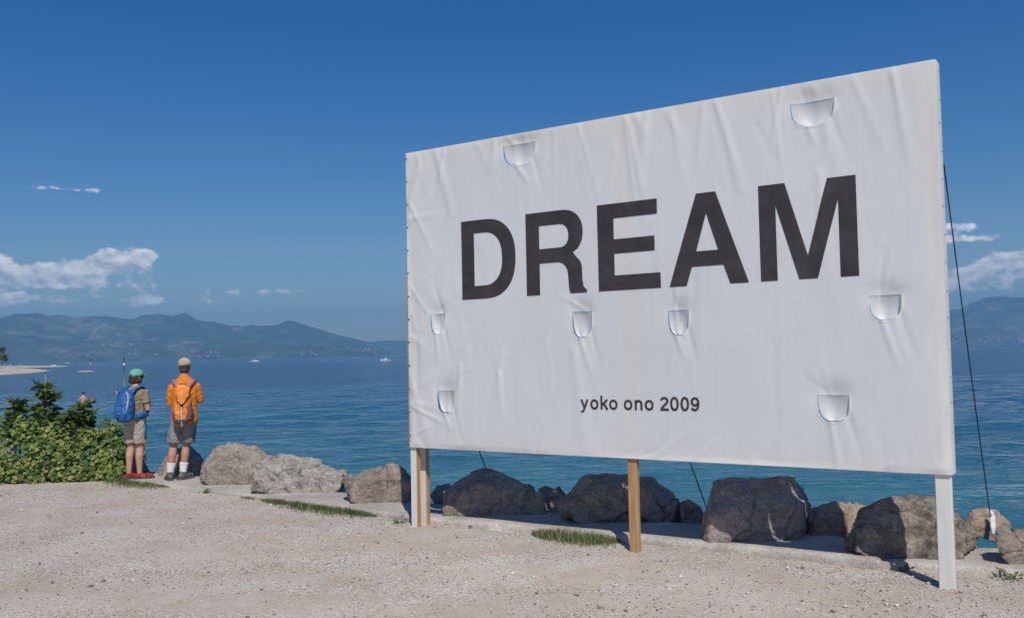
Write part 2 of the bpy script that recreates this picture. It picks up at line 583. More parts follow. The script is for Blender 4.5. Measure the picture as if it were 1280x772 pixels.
M_BLUE2 = simple('bright_blue', (.03, .25, .55), .15, 14, .6, .2)
M_PIPING = simple('pale_piping', (.55, .50, .40), .1, 20, .7, .1)
M_RED = simple('red_shoe', (.26, .035, .03), .75, 34, .6, .4)
M_BLACK = simple('black_plastic', (.02, .02, .022), .3, 20, .4, 0)
M_BOATWHITE = simple('boat_white', (.80, .80, .80), .05, 2, .3, 0)
M_GLASS = simple('dark_glass', (.02, .03, .04), .1, 2, .1, 0, spec=.6)
M_SAND = simple('sand', (.50, .44, .35), .18, .12, .95, 0)
M_TURF = simple('turf', (.10, .14, .05), .35, .2, .95, 0)
M_HOUSE = simple('pale_render', (.34, .32, .30), .25, .02, .9, 0)
M_PEBBLE = None
t = NT('pebble')
at = t.n.new('ShaderNodeAttribute')
at.attribute_name = 'tone'
t.color(t.ramp(at.outputs['Fac'], [(0, (.14, .13, .125)), (.3, (.34, .305, .265)), (.7, (.56, .50, .43)), (1, (.66, .625, .575))])).rough(.9)
t.set('Specular IOR Level', .25)
M_PEBBLE = t.m

def set_tone(o, tones):
    at = o.data.attributes.new('tone', 'FLOAT', 'FACE')
    at.data.foreach_set('value', np.asarray(tones, dtype=np.float32))

# ------------------------------------------------------------------ ground, ledge, shore, lake
KX = [-400, -60, -20, -9, -7.6, -4.46, -.86, .41, 1.42, 2.3, 2.81, 3.71, 8, 20, 80, 300]
KY = [560, 74, 28, 16.9, 15.5, 12.91, 9.84, 9.07, 8.39, 7.83, 7.47, 7.06, 5.9, 4.5, 2, -20]
def ky(x):
    return np.interp(x, KX, KY)
KH_X, KH = [-9, -6.2, -4.5, -2.5, -.9, 2.4, 9], [.02, .03, .045, .07, .078, .095, .095]
def kh(x):
    return float(np.interp(x, KH_X, KH))
WATER_Z = -.55
xs = np.concatenate([np.linspace(-300, -30, 12), np.linspace(-28, -10, 14), np.linspace(-9.6, 7, 190), np.linspace(8, 40, 14), np.linspace(60, 300, 8)])
ts = np.concatenate([np.linspace(0, 10, 110), np.linspace(10.5, 60, 20), np.linspace(90, 900, 6)])
P = np.zeros((len(ts), len(xs), 3))
for i, tt in enumerate(ts):
    for j, x in enumerate(xs):
        y = ky(x) + .35 - tt
        z = 0.0
        if tt < 14 and abs(x) < 12:
            z = .016 * noise.noise(Vector((x * .9, y * .9, 0))) + .007 * noise.noise(Vector((x * 4, y * 4, 3)))
            # loose gravel banked a little against the ledge
            z += .018 * max(0, 1 - abs(tt - .42) / .35)
        P[i, j] = (x, y, z)
ground = tag(grid_obj('gravel_ground', P[::-1], M_GRAVEL), kind='structure')

def ledge(name, x0, x1, back, drop, set_back=0.0):
    n = int((x1 - x0) / .035)
    prof = []
    X = np.linspace(x0, x1, n)
    rows = []
    for x in X:
        h_ = kh(x) - drop
        y = float(ky(x)) + set_back
        e1 = .012 * noise.noise(Vector((x * 5, 0, 1))) + .012 * noise.noise(Vector((x * 17, 0, 5)))
        e2 = .008 * noise.noise(Vector((x * 9, 3, 1)))
        chip = max(0, noise.noise(Vector((x * 3.1, 9, 2))) - .35) * .09
        pr = [(.0 + e1, -.06), (.0 + e1, h_ * .45), (.006 + e1 + chip * .3, h_ - .022 - chip + e2), (.022 + e1 + chip, h_ - .006), (.05 + e1 + chip, h_ + e2 * .5)]
        for k in range(1, 9):
            pr.append((.05 + (back - .1) * k / 8, h_ + .006 * noise.noise(Vector((x * 2, k * .5, 7)))))
        pr += [(back - .02, h_ - .015), (back, h_ - .05), (back + .02, -.4)]
        rows.append([(x + .0, y + a, b) for a, b in pr])
    P = np.array(rows)
    o = grid_obj(name, P[:, ::-1], M_CONCRETE)
    bm = bmesh.new()
    bm.from_mesh(o.data)
    # close the two ends
    npf = P.shape[1]
    bm.verts.ensure_lookup_table()
    for s in (range(npf), range((n - 1) * npf, n * npf)):
        bm.faces.new([bm.verts[k] for k in s])
    bmesh.ops.recalc_face_normals(bm, faces=bm.faces[:])
    bm.to_mesh(o.data)
    bm.free()
    return tag(o, kind='structure')
ledge('kerb', -8.6, 2.83, .98, 0)
ledge('kerb', 2.835, 7.5, .88, .028, .10)

# rubble slope from the ledge down into the lake
xs = np.concatenate([np.linspace(-300, -30, 8), np.linspace(-25, -10, 10), np.linspace(-9.5, 8, 150), np.linspace(9, 40, 10), np.linspace(60, 300, 6)])
P = np.zeros((14, len(xs), 3))
for i in range(14):
    for j, x in enumerate(xs):
        s = i / 13
        P[i, j] = (x, ky(x) + .55 + 2.2 * s, -.02 - 1.25 * s + .07 * noise.fractal(Vector((x * 2.4, i * .5, 0)), 1, 2, 3))
tag(grid_obj('shore', P, M_SHORE), kind='structure')

# lake: fine near the shore, coarse beyond
xs = np.concatenate([-np.geomspace(15000, 70, 26), np.linspace(-64, 46, 240), np.geomspace(52, 15000, 26)])
ys = np.concatenate([np.linspace(-160, 4, 12), np.linspace(5, 70, 300), np.geomspace(72, 400, 60), np.geomspace(430, 15400, 24)])
P = np.zeros((len(ys), len(xs), 3))
XX, YY = np.meshgrid(xs, ys)
P[..., 0], P[..., 1] = XX, YY
Z = np.zeros_like(XX)
wr = np.random.default_rng(3)
for k in range(26):
    lam = wr.uniform(.9, 4.2)
    th = wr.normal(.25, .42)
    kx_, ky_ = 2 * math.pi / lam * math.sin(th), 2 * math.pi / lam * math.cos(th)
    Z += .0066 * (lam / 2) ** .8 * np.sin(kx_ * XX + ky_ * YY + wr.uniform(0, 6.28))
fade = np.clip((90 - YY) / 50, 0, 1) * np.clip((60 - np.abs(XX)) / 12, 0, 1)
P[..., 2] = WATER_Z + Z * fade
tag(grid_obj('lake', P, M_WATER), kind='structure')

# sandy spit far along the shore and a bar awash
def islet(name, pts, mat, hgt, seed):
    """pts: outline on the water from photo pixels"""
    W = [gnd(x, y, WATER_Z) for x, y in pts]
    c = sum(W, Vector()) / len(W)
    V, Fc = [], []
    n = len(W)
    fine = []
    for i in range(n):
        for k in range(6):
            fine.append(W[i].lerp(W[(i + 1) % n], k / 6))
    m = len(fine)
    for r, z in ((1.04, -.25), (1, .0), (.9, .45), (.7, .8), (.4, 1.0)):
        for p in fine:
            q = c + (p - c) * r
            V.append((q.x, q.y, WATER_Z + hgt * z * (1 + .3 * noise.noise(q * .05)) if z > 0 else WATER_Z + z))
    V.append((c.x, c.y, WATER_Z + hgt))
    for a in range(4):
        for k in range(m):
            Fc.append((a * m + k, a * m + (k + 1) % m, (a + 1) * m + (k + 1) % m, (a + 1) * m + k))
    for k in range(m):
        Fc.append((4 * m + k, 4 * m + (k + 1) % m, 5 * m))
    return tag(mesh_obj(name, V, Fc, mat, smooth=True), kind='structure')
islet('sand_spit', [(-420, 476), (-120, 471), (0, 468), (30, 466.3), (52, 464.6), (63, 462.8), (50, 461.2), (22, 460.6), (0, 460.5), (-420, 470)], M_SAND, .75, 1)
islet('outer_sand_spit', [(-300, 463.5), (10, 460.0), (50, 458.8), (82, 458.0), (84, 457.2), (50, 457.4), (10, 458.2), (-300, 462)], M_SAND, .7, 2)
islet('turf_bank', [(-300, 470.5), (-5, 463.6), (8, 462.6), (16, 461.0), (8, 460.0), (-300, 466)], M_TURF, 1.3, 3)
islet('sand_bar', [(96, 464.2), (108, 464.4), (118, 463.7), (116, 463.2), (100, 463.5)], M_SAND, .10, 4)

# ------------------------------------------------------------------ mountains
def range_(name, dist_, px, els, mat, depth_, rough_, seed, azs=260, rows=46):
    A = np.linspace(px[0], px[-1], azs)
    E_ = np.interp(A, px, els)
    P = np.zeros((rows, azs, 3))
    for i in range(rows):
        s = i / (rows - 1)
        r = dist_ + depth_ * (s - .5)
        bell = math.sin(math.pi * min(1, s * 1.0)) ** .85 if s <= .5 else math.sin(math.pi * s) ** .6
        for j in range(azs):
            a = math.atan((A[j] - 640) / F)
            x, y = r * math.sin(a) / 1, r * math.cos(a)
            hgt = E_[j] / F * dist_ * math.cos(a)
            nz = noise.ridged_multi_fractal(Vector((x / 1500 + seed, y / 1500, 0)), 1.0, 2.1, 6, .9, 2.0) - 1.0
            n2_ = noise.fractal(Vector((x / 420 + seed, y / 420, 5)), .8, 2.1, 4)
            edge = math.sin(math.pi * s)
            z = hgt * bell * (1 + rough_ * (.42 * nz + .10 * n2_) * (1 if abs(s - .5) > .1 else .35)) + hgt * .04 * nz * edge
            P[i, j] = (x, y, WATER_Z - 2 + max(0, z) if 0 < i < rows - 1 else WATER_Z - 2)
    return tag(grid_obj(name, P, mat), kind='structure')
range_('mountain_range', 10200, [-900, -600, -300, -100, 0, 60, 130, 165, 200, 225, 250, 300, 340, 370, 420, 455, 475, 492, 505],
       [44, 50, 60, 63, 61, 58, 62, 58, 63, 60, 52, 43, 40, 42, 30, 20, 11, 4, 0], M_MOUNT, 3000, .8, 1.0, 380)
FOOT = range_('foothills', 8300, [-900, -500, -200, 0, 40, 80, 140, 220, 300, 380, 430, 460, 480],
       [26, 30, 34, 38, 33, 25, 28, 22, 20, 17, 12, 5, 0], M_MOUNT, 1500, .9, 4.0, 300, 36)
range_('far_range', 13800, [280, 400, 480, 510, 600, 750, 900, 1050, 1150, 1200, 1240, 1400, 1700, 2100],
       [8, 17, 20, 19, 22, 30, 26, 32, 40, 42, 40, 44, 40, 36], M_MOUNT_FAR, 1400, .5, 7.0, 260, 30)
range_('table_mountain', 11800, [1130, 1170, 1190, 1203, 1216, 1228, 1250, 1275, 1300, 1350, 1420, 1500],
       [0, 22, 38, 45, 52, 56.5, 58.5, 57.5, 54, 46, 30, 0], M_MOUNT, 2000, .35, 11.0, 160, 36)
LOW = range_('low_shore', 10000, [1060, 1120, 1180, 1240, 1300, 1500, 1800], [0, 6, 9, 10, 10, 9, 0], M_MOUNT_FAR, 900, .6, 14.0, 160, 20)
def town(name, label, n, hill, zmax, px0, px1):
    vs_ = [v.co.copy() for v in hill.data.vertices]
    ok = [v for v in vs_ if 1 < v.z - WATER_Z < zmax and px0 < 640 + F * v.x / v.y < px1]
    r = random.Random(n)
    cen = [r.choice(ok) for _ in range(max(4, n // 9))]
    bm = bmesh.new()
    for k in range(n):
        v = r.choice(cen) if r.random() < .8 else r.choice(ok)
        s_ = r.uniform(3, 7)
        c = v + Vector((r.gauss(0, 110), r.uniform(-25, 5), 0))
        z_ = c.z + r.uniform(-8, 10)
        box(bm, c.x - s_, c.x + s_, c.y - s_ * .7 - 12, c.y + s_ * .7, z_ - 6, z_ + r.uniform(4, 8), 0)
    return tag(bm_obj(name, bm, M_HOUSE), label, 'town', kind='stuff')
town('far_town', 'pale houses of a far town strung along the shore beneath the flat-topped mountain', 420, LOW, 60, 1150, 1420)
town('hillside_hamlets', 'pale specks of houses scattered over the lower slopes of the long mountain range', 190, FOOT, 130, -100, 470)

# ------------------------------------------------------------------ haze
bm = bmesh.new()
box(bm, -16500, 16500, -16500, 16500, -6, 760, 0)
hz = bm_obj('haze', bm, None)
hm = bpy.data.materials.new('haze_air')
hm.use_nodes = True
hm.node_tree.nodes.clear()
pv = hm.node_tree.nodes.new('ShaderNodeVolumePrincipled')
pv.inputs['Color'].default_value = (.27, .60, 1.0, 1)
pv.inputs['Density'].default_value = 1.15e-4
pv.inputs['Anisotropy'].default_value = .0
ho = hm.node_tree.nodes.new('ShaderNodeOutputMaterial')
hm.node_tree.links.new(pv.outputs[0], ho.inputs['Volume'])
hz.data.materials.append(hm)
tag(hz, 'pale blue summer haze filling the air over the whole lake', 'haze', kind='stuff')

# ------------------------------------------------------------------ the big sign
SA, SB = gnd(513, 660), gnd(1183, 737)
SU = (SB - SA).normalized()
SN = Vector((-SU.y, SU.x, 0))             # away from the camera
S_ANG = math.atan2(SU.y, SU.x)
def on_sign(x, y, back=0.0):
    d = ray(x, y)
    o = Vector((0, 0, CH))
    p0 = SA + SN * back
    w = o + d * ((p0 - o).dot(SN) / d.dot(SN))
    return (w - SA).dot(SU), w.z
def sign_world(u, back, z):
    return SA + SU * u + SN * back + Vector((0, 0, z))
U0, U1, V0, V1, TH = .012, 5.082, .818, 3.822, .17
FLAPS = [(629, 669, 180, 206), (988, 1043, 127, 157), (1022, 1062, 494, 527), (547, 569, 488, 516),
         (538, 556, 392, 418), (715, 740, 390, 422), (835, 861, 388, 419), (1086, 1127, 368, 400)]
FL = []
for x0, x1, y0, y1 in FLAPS:
    ua, _ = on_sign(x0, (y0 + y1) / 2)
    ub, _ = on_sign(x1, (y0 + y1) / 2)
    _, va = on_sign((x0 + x1) / 2, y0)
    _, vb = on_sign((x0 + x1) / 2, y1)
    FL.append(((ua + ub) / 2, va, (ub - ua) / 2, va - vb))      # centre u, top v, half width, height
def fold(u, v, u0, v0, u1, v1, w, a):
    """a soft crease running from (u0,v0) to (u1,v1)"""
    dx, dy = u1 - u0, v1 - v0
    l2 = dx * dx + dy * dy
    s = max(0., min(1., ((u - u0) * dx + (v - v0) * dy) / l2))
    d2 = (u - u0 - s * dx) ** 2 + (v - v0 - s * dy) ** 2
    return a * math.exp(-d2 / (w * w)) * (1 - s) ** .6
rs = random.Random(21)
FOLDS = []
for k in range(16):                        # from the nails down the left edge
    v0 = rs.uniform(V0 + .1, V1 - .1)
    FOLDS.append((U0 + .01, v0, U0 + rs.uniform(.15, .5), v0 + rs.uniform(-.7, .7), rs.uniform(.015, .04), rs.uniform(.004, .011)))
for k in range(26):                        # hanging from the top edge
    u0 = rs.uniform(U0 + .05, U1 - .1)
    FOLDS.append((u0, V1, u0 + rs.uniform(-.12, .28), V1 - rs.uniform(.2, .9), rs.uniform(.02, .05), rs.uniform(.003, .010)))
for k in range(18):                        # long slack folds, most of them on the left
    u0 = U0 + (U1 - U0) * rs.random() ** 1.6
    v0 = rs.uniform(V0 + .4, V1 - .2)
    FOLDS.append((u0, v0, u0 + rs.uniform(-.2, .2), v0 - rs.uniform(.4, 1.2), rs.uniform(.025, .06), rs.uniform(-.009, .009)))
for k in range(14):                        # along the bottom hem
    u0 = rs.uniform(U0, U1)
    FOLDS.append((u0, V0, u0 + rs.uniform(-.5, .5), V0 + rs.uniform(.05, .3), rs.uniform(.02, .045), rs.uniform(-.007, .007)))
for k in range(10):                        # fine diagonal pulls at the right edge
    v0 = rs.uniform(V0 + .1, V1 - .1)
    FOLDS.append((U1, v0, U1 - rs.uniform(.3, .9), v0 - rs.uniform(.2, 1.1), rs.uniform(.02, .05), rs.uniform(-.006, .006)))
for (fu, fv, fa, fh) in FL:
    for k in range(4):
        an = math.radians(rs.uniform(35, 145))
        FOLDS.append((fu + rs.uniform(-fa, fa), fv, fu + math.cos(an) * rs.uniform(.2, .45), fv + math.sin(an) * rs.uniform(.2, .4), .02, rs.uniform(-.008, .008)))
    FOLDS.append((fu - fa * .2, fv - fh, fu + rs.uniform(0, .12), fv - fh - rs.uniform(.15, .4), .022, .009))
    FOLDS.append((fu + fa * .8, fv - fh * .6, fu + fa + .08, fv - fh - .3, .025, -.006))
FU = np.array(FOLDS)
def disp_full(u, v):
    """bulge of the cloth towards the viewer, arrays"""
    u, v = np.asarray(u, float), np.asarray(v, float)
    d = np.zeros_like(u)
    for u0, v0, u1, v1, w, a in FOLDS:
        dx, dy = u1 - u0, v1 - v0
        l2 = dx * dx + dy * dy
        s = np.clip(((u - u0) * dx + (v - v0) * dy) / l2, 0, 1)
        d2 = (u - u0 - s * dx) ** 2 + (v - v0 - s * dy) ** 2
        d += a * np.exp(-d2 / (w * w * (.5 + 1.2 * s))) * (1 - s) ** .5
    d += .0045 * np.sin(u * 9 + 1.3 * np.sin(v * 2.1)) * np.exp(-(u - U0) / 1.1)
    d += .010 * np.sin(u * 1.3 + .4) * np.sin(v * 1.7)
    for fu, fv, fa, fh in FL:              # the cloth dents in above each flap
        d -= .022 * np.exp(-(((u - fu) / (fa * 1.05)) ** 2 + ((v - fv - .01) / (fh * .42)) ** 2))
    e = np.minimum(np.minimum((u - U0) / .05, (U1 - u) / .05), np.minimum((v - V0) / .04, (V1 - v) / .05))
    return d * (.12 + .88 * np.clip(e, 0, 1))
nu, nv = 350, 210
uu, vv = np.meshgrid(np.linspace(U0, U1, nu), np.linspace(V0, V1, nv))
DTAB = disp_full(uu, vv)
def disp(u, v):
    """height of the cloth mesh itself at one point"""
    a = min(max((u - U0) / (U1 - U0) * (nu - 1), 0), nu - 1.001)
    b = min(max((v - V0) / (V1 - V0) * (nv - 1), 0), nv - 1.001)
    i, j = int(a), int(b)
    a -= i
    b -= j
    return (DTAB[j, i] * (1 - a) + DTAB[j, i + 1] * a) * (1 - b) + (DTAB[j + 1, i] * (1 - a) + DTAB[j + 1, i + 1] * a) * b
def ucurve(fa, fh, n=48):
    """closed outline of a flap cut, hinge along the top, from its centre"""
    pts = []
    for k in range(n):
        a = math.pi + math.pi * k / (n - 1)
        cx_, sy_ = math.cos(a), math.sin(a)
        p = 2 / 3.0
        pts.append((fa * math.copysign(abs(cx_) ** p, cx_), -fh * (abs(sy_) ** p)))
    return pts
sign = empty('billboard', SA, S_ANG)
tag(sign, 'large white cloth billboard with the black word DREAM on wooden posts', 'billboard')
keep = np.ones((nv - 1, nu - 1), bool)
uc, vc = (uu[:-1, :-1] + uu[1:, 1:]) / 2, (vv[:-1, :-1] + vv[1:, 1:]) / 2
def inside(du, dv, fa, fh, grow=0.0):
    a, h_ = fa + grow, fh + grow
    return (dv < grow * .3) & ((np.abs(du) / a) ** 3 + (np.maximum(-dv, 0) / h_) ** 3 < 1)
for fu, fv, fa, fh in FL:
    keep &= ~inside(uc - fu, vc - fv, fa, fh, .004)
dd = DTAB
V = np.stack([uu, -dd, vv], -1).reshape(-1, 3)
idx = np.arange(nu * nv).reshape(nv, nu)
Fc = np.stack([idx[:-1, :-1], idx[:-1, 1:], idx[1:, 1:], idx[1:, :-1]], -1)[keep]
canvas = mesh_obj('canvas', V.tolist(), Fc.tolist(), M_CANVAS, sign, True)
for fu, fv, fa, fh in FL:
    # cut edge: a narrow rim that follows the exact curve
    pts = ucurve(fa, fh)
    n = len(pts)
    ring = []
    for k, (x, y) in enumerate(pts):
        x2, y2 = pts[min(k + 1, n - 1)]
        x1, y1 = pts[max(k - 1, 0)]
        nx, ny = (y2 - y1), -(x2 - x1)
        l = math.hypot(nx, ny) or 1
        nx, ny = nx / l, ny / l
        if nx * x + ny * (y + fh * .5) < 0:
            nx, ny = -nx, -ny
        ring.append(((x, y), (x + nx * .02, y + ny * .02)))
    Vr, Fr = [], []
    for (a, b) in ring:
        for q, lift in ((a, .0028), (((a[0] + b[0]) / 2, (a[1] + b[1]) / 2), .0022), (b, .0008)):
            u_, v_ = fu + q[0], fv + q[1]
            Vr.append((u_, -float(disp(u_, v_)) - lift, v_))
    for k in range(n - 1):
        for q in (0, 1):
            Fr.append((3 * k + q, 3 * k + q + 1, 3 * k + q + 4, 3 * k + q + 3))
    mesh_obj('cut_edge', Vr, Fr, M_CANVAS, canvas, True)
    # the flap itself, hinged at the top and blown in
    rows, cols = 22, 21
    P = np.zeros((rows, cols, 3))
    tw = rs.uniform(-.25, .25)
    D_ = .10 * fh + .012
    for i in range(rows):
        s = i / (rows - 1)
        wdt = fa * .985 * (max(0, 1 - (s * .985) ** 3)) ** (1 / 3)
        for j in range(cols):
            q = -1 + 2 * j / (cols - 1)
            x = q * wdt
            y = -s * fh * .965
            u_, v_ = fu + x, fv + y
            dep = D_ * (math.sin(math.pi * min(1, s * .82)) ** .8) * (1 - .55 * q * q) * (1 + tw * q) + .010 * s * s
            dep += .006 * math.sin(q * 5 + tw * 9) * s
            base = float(disp(u_, fv)) * (1 - s) if s < 1 else 0
            P[i, j] = (u_, -base + dep, v_)
    grid_obj('flap', P, M_CANVAS, canvas)
# wraps round the sides, top and bottom of the frame
def wrap(name, line, depth_, axis):
    n = len(line)
    P = np.zeros((7, n, 3))
    for i in range(7):
        s = i / 6
        for j, (u_, v_) in enumerate(line):
            w_ = .005 * noise.noise(Vector((u_ * 7, v_ * 7, i * .5))) * math.sin(math.pi * s)
            a = (w_ + (.004 if 0 < i < 6 else 0))
            P[i, j] = (u_ + (a if axis == 'r' else -a if axis == 'l' else 0), s * depth_ - float(disp(u_, v_)) * (1 - s) + (0 if i else 0), v_ + (a if axis == 't' else -a if axis == 'b' else 0))
    return grid_obj(name, P, M_CANVAS, canvas)
lv = np.linspace(V0, V1, 120)
lu = np.linspace(U0, U1, 200)
wrap('side_wrap', [(U1, v) for v in lv], TH, 'r')
wrap('side_wrap', [(U0, v) for v in lv], .07, 'l')
wrap('top_wrap', [(u, V1) for u in lu], TH, 't')
wrap('bottom_wrap', [(u, V0) for u in lu], .06, 'b')
# frame battens behind the cloth
fr = empty('frame')
fr.parent = sign
def batten(name, x0, x1, y0, y1, z0, z1, mat=M_WOOD, par=fr):
    bm = bmesh.new()
    box(bm, x0, x1, y0, y1, z0, z1, .004)
    return bm_obj(name, bm, mat, par)
batten('batten', U0 + .02, U1 - .02, .05, .079, V0 + .008, V0 + .07)
batten('batten', U0 + .02, U1 - .02, .05, .079, V1 - .045, V1 - .012)
batten('batten', -.024, .05, .022, .07, V0 - .012, 2.55)
batten('batten', U0 + .02, U0 + .07, .022, .07, 2.55, V1 - .08)
batten('batten', U1 - .075, U1 - .012, .03, .075, V0 + .075, V1 - .075)
batten('batten', U1 - .075, U1 - .012, TH - .05, TH - .008, V0 + .01, V1 - .02)
batten('batten', U0 + .02, U1 - .08, TH - .05, TH - .008, V1 - .075, V1 - .02)
batten('batten', U0 + .02, U1 - .08, TH - .05, TH - .008, V0 + .015, V0 + .07)
# posts: a pair at the far end, one of raw timber in the middle, one painted at the near end
def post(u, w_, y0, y1, ztop, face):
    p = batten('post', u, u + w_, y0, y1, -.25, ztop, M_WOOD, sign)
    if face:
        bm = bmesh.new()
        box(bm, u + .0015, u + w_ - .0015, y0 - .004, y0 - .0005, -.25, ztop, 0)
        bm_obj('painted_face', bm, M_WHITEWOOD, p)
    return p
post(.0, .075, .024, .086, V1 - .09, True)
post(.006, .075, .158, .222, V1 - .06, True)
um, _ = on_sign(787, 690, .024)
post(um, .088, .024, .075, V1 - .09, False)
ur, _ = on_sign(1174, 735, .02)
batten('post', ur, U1 - .012, .02, .085, -.25, V1 - .09, M_WHITEWOOD, sign)
# nails
nb = [(U0 + .012, v) for v in np.linspace(V0 + .12, V1 - .06, 13)]
for u_, v_ in nb:
    bm = bmesh.new()
    bmesh.ops.create_uvsphere(bm, u_segments=8, v_segments=5, radius=.0075, matrix=Matrix.Translation((u_, -.004 - float(disp(u_, v_)), v_)))
    bm_obj('nail', bm, M_STEEL, sign, True)
for v_ in np.linspace(V0 + .1, V1 - .08, 15):
    bm = bmesh.new()
    bmesh.ops.create_uvsphere(bm, u_segments=8, v_segments=5, radius=.0045, matrix=Matrix.Translation((U1 + .006, .085, v_ + rs.uniform(-.03, .03))))
    bm_obj('nail', bm, M_STEEL, sign, True)

# lettering, printed on the cloth
def arc(cx_, cy_, rx, ry, a0, a1, n=14, p=1.0):
    o = []
    for k in range(n + 1):
        a = math.radians(a0 + (a1 - a0) * k / n)
        c_, s_ = math.cos(a), math.sin(a)
        o.append((cx_ + rx * math.copysign(abs(c_) ** p, c_), cy_ + ry * math.copysign(abs(s_) ** p, s_)))
    return o
G = {
 'D': (.93, [[(0, 0)] + arc(.42, .5, .51, .5, -90, 90, 26, .86) + [(0, 1)], [(.225, .165)] + arc(.40, .5, .305, .335, -90, 90, 22, .86) + [(.225, .835)]]),
 'R': (.98, [[(0, 0), (0, 1)] + arc(.60, .725, .335, .275, 90, -45, 14, .9) + [(.77, .485)] + arc(.70, .29, .21, .165, 50, 0, 6) + [(.912, .16), (.93, .07), (.98, .03), (.98, 0), (.725, 0), (.70, .05), (.688, .22)] + arc(.52, .23, .165, .15, 8, 90, 8) + [(.225, .38), (.225, 0)],
              [(.225, .555), (.225, .835)] + arc(.56, .695, .145, .14, 90, -90, 14, .9)]),
 'E': (.87, [[(0, 0), (.87, 0), (.87, .172), (.235, .172), (.235, .422), (.80, .422), (.80, .588), (.235, .588), (.235, .83), (.845, .83), (.845, 1), (0, 1)]]),
 'A': (1.0, [[(0, 0), (.225, 0), (.302, .205), (.698, .205), (.775, 0), (1, 0), (.622, 1), (.378, 1)], [(.362, .37), (.638, .37), (.50, .775)]]),
 'M': (1.12, [[(0, 0), (.2, 0), (.2, .78), (.452, 0), (.665, 0), (.92, .78), (.92, 0), (1.12, 0), (1.12, 1), (.805, 1), (.56, .235), (.315, 1), (0, 1)]]),
}
def put_print(bm, name, lift):
    du = .02
    us = [v.co.x for v in bm.verts]
    zs = [v.co.z for v in bm.verts]
    for a, b, ax in ((min(us), max(us), 0), (min(zs), max(zs), 2)):
        k = a + du
        while k < b:
            co = [0, 0, 0]; no = [0, 0, 0]
            co[ax] = k; no[ax] = 1
            bmesh.ops.bisect_plane(bm, geom=bm.verts[:] + bm.edges[:] + bm.faces[:], plane_co=co, plane_no=no)
            k += du
    for v in bm.verts:
        v.co.y = -float(disp(v.co.x, v.co.z)) - lift
    for f in bm.faces:
        f.normal_update()
        if f.normal.y > 0:
            f.normal_flip()
    o = bm_obj(name, bm, M_PRINT, canvas, True)
    return o
_, vbase = on_sign(800, 361.5)
vb_ = (on_sign(578, 374)[1] + on_sign(1075, 345)[1]) / 2
vt_ = (on_sign(575, 277)[1] + on_sign(1070, 219)[1]) / 2
for ch, xl, xr in (('D', 577.5, 645), ('R', 658.5, 734), ('E', 749, 827), ('A', 837.5, 937), ('M', 952, 1074.5)):
    w0, loops = G[ch]
    ym = 374 - (xl - 578) / 497 * 29
    ua = on_sign(xl, ym)[0]
    ub = on_sign(xr, ym)[0]
    bm = bmesh.new()
    for lp in loops:
        vsl = [bm.verts.new((ua + x / w0 * (ub - ua), 0, vb_ + y * (vt_ - vb_))) for x, y in lp]
        for k in range(len(vsl)):
            bm.edges.new((vsl[k], vsl[(k + 1) % len(vsl)]))
    bmesh.ops.triangle_fill(bm, use_beauty=True, use_dissolve=False, edges=bm.edges[:])
    put_print(bm, 'letter', .0035)
def ribbon(bm, pts, hw, closed=False, y=0.0):
    n = len(pts)
    A, B = [], []
    for k in range(n):
        p0 = pts[(k - 1) % n] if closed or k else pts[0]
        p1 = pts[(k + 1) % n] if closed or k < n - 1 else pts[-1]
        dx, dy = p1[0] - p0[0], p1[1] - p0[1]
        l = math.hypot(dx, dy) or 1
        nx, ny = -dy / l * hw, dx / l * hw
        A.append(bm.verts.new((pts[k][0] + nx, y, pts[k][1] + ny)))
        B.append(bm.verts.new((pts[k][0] - nx, y, pts[k][1] - ny)))
    for k in range(n if closed else n - 1):
        m = (k + 1) % n
        bm.faces.new((A[k], A[m], B[m], B[k]))
X_, C_ = .75, 1.0                          # x-height and cap height, stroke half width s
s_ = .085
def ring_(w_, h_):
    return [(arc(w_ / 2, h_ / 2, w_ / 2 - s_, h_ / 2 - s_ * .85, 0, 360, 28, .94)[:-1], True)]
g_o = (.60, ring_(.60, X_))
g_0 = (.60, ring_(.60, C_))
g_y = (.58, [([(.075, X_), (.29, .10)], False), ([(.505, X_), (.27, .02), (.20, -.14), (.10, -.17), (.045, -.165)], False)])
g_k = (.58, [([(.085, 0), (.085, C_ + .04)], False), ([(.51, X_), (.17, .36)], False), ([(.25, .46), (.52, 0)], False)])
g_n = (.56, [([(.085, 0), (.085, X_)], False), ([(.11, .46)] + arc(.29, .46, .185, .215, 150, 0, 10) + [(.475, .3), (.475, 0)], False)])
g_2 = (.62, [(arc(.31, .71, .215, .205, 175, -25, 14) + [(.42, .50), (.25, .33), (.14, .20), (.10, .085)], False), ([(.03, .082), (.60, .082)], False)])
g_9 = (.60, [(arc(.30, .665, .205, .25, 0, 360, 24)[:-1], True), ([(.515, .66), (.512, .45), (.46, .2), (.36, .10), (.27, .078), (.16, .11), (.10, .24)], False)])
TXT = [(g_y, 726, 736.2), (g_o, 737.8, 748.6), (g_k, 750.6, 760.4), (g_o, 761.2, 772.2), (g_o, 779.4, 790.7), (g_n, 793, 803.2), (g_o, 805.2, 817.2),
       (g_2, 824.6, 836), (g_0, 837.2, 848.4), (g_0, 850, 861.2), (g_9, 862.5, 874.3)]
vb2 = (on_sign(740, 511.4)[1] + on_sign(868, 513.6)[1]) / 2
ch2 = .118
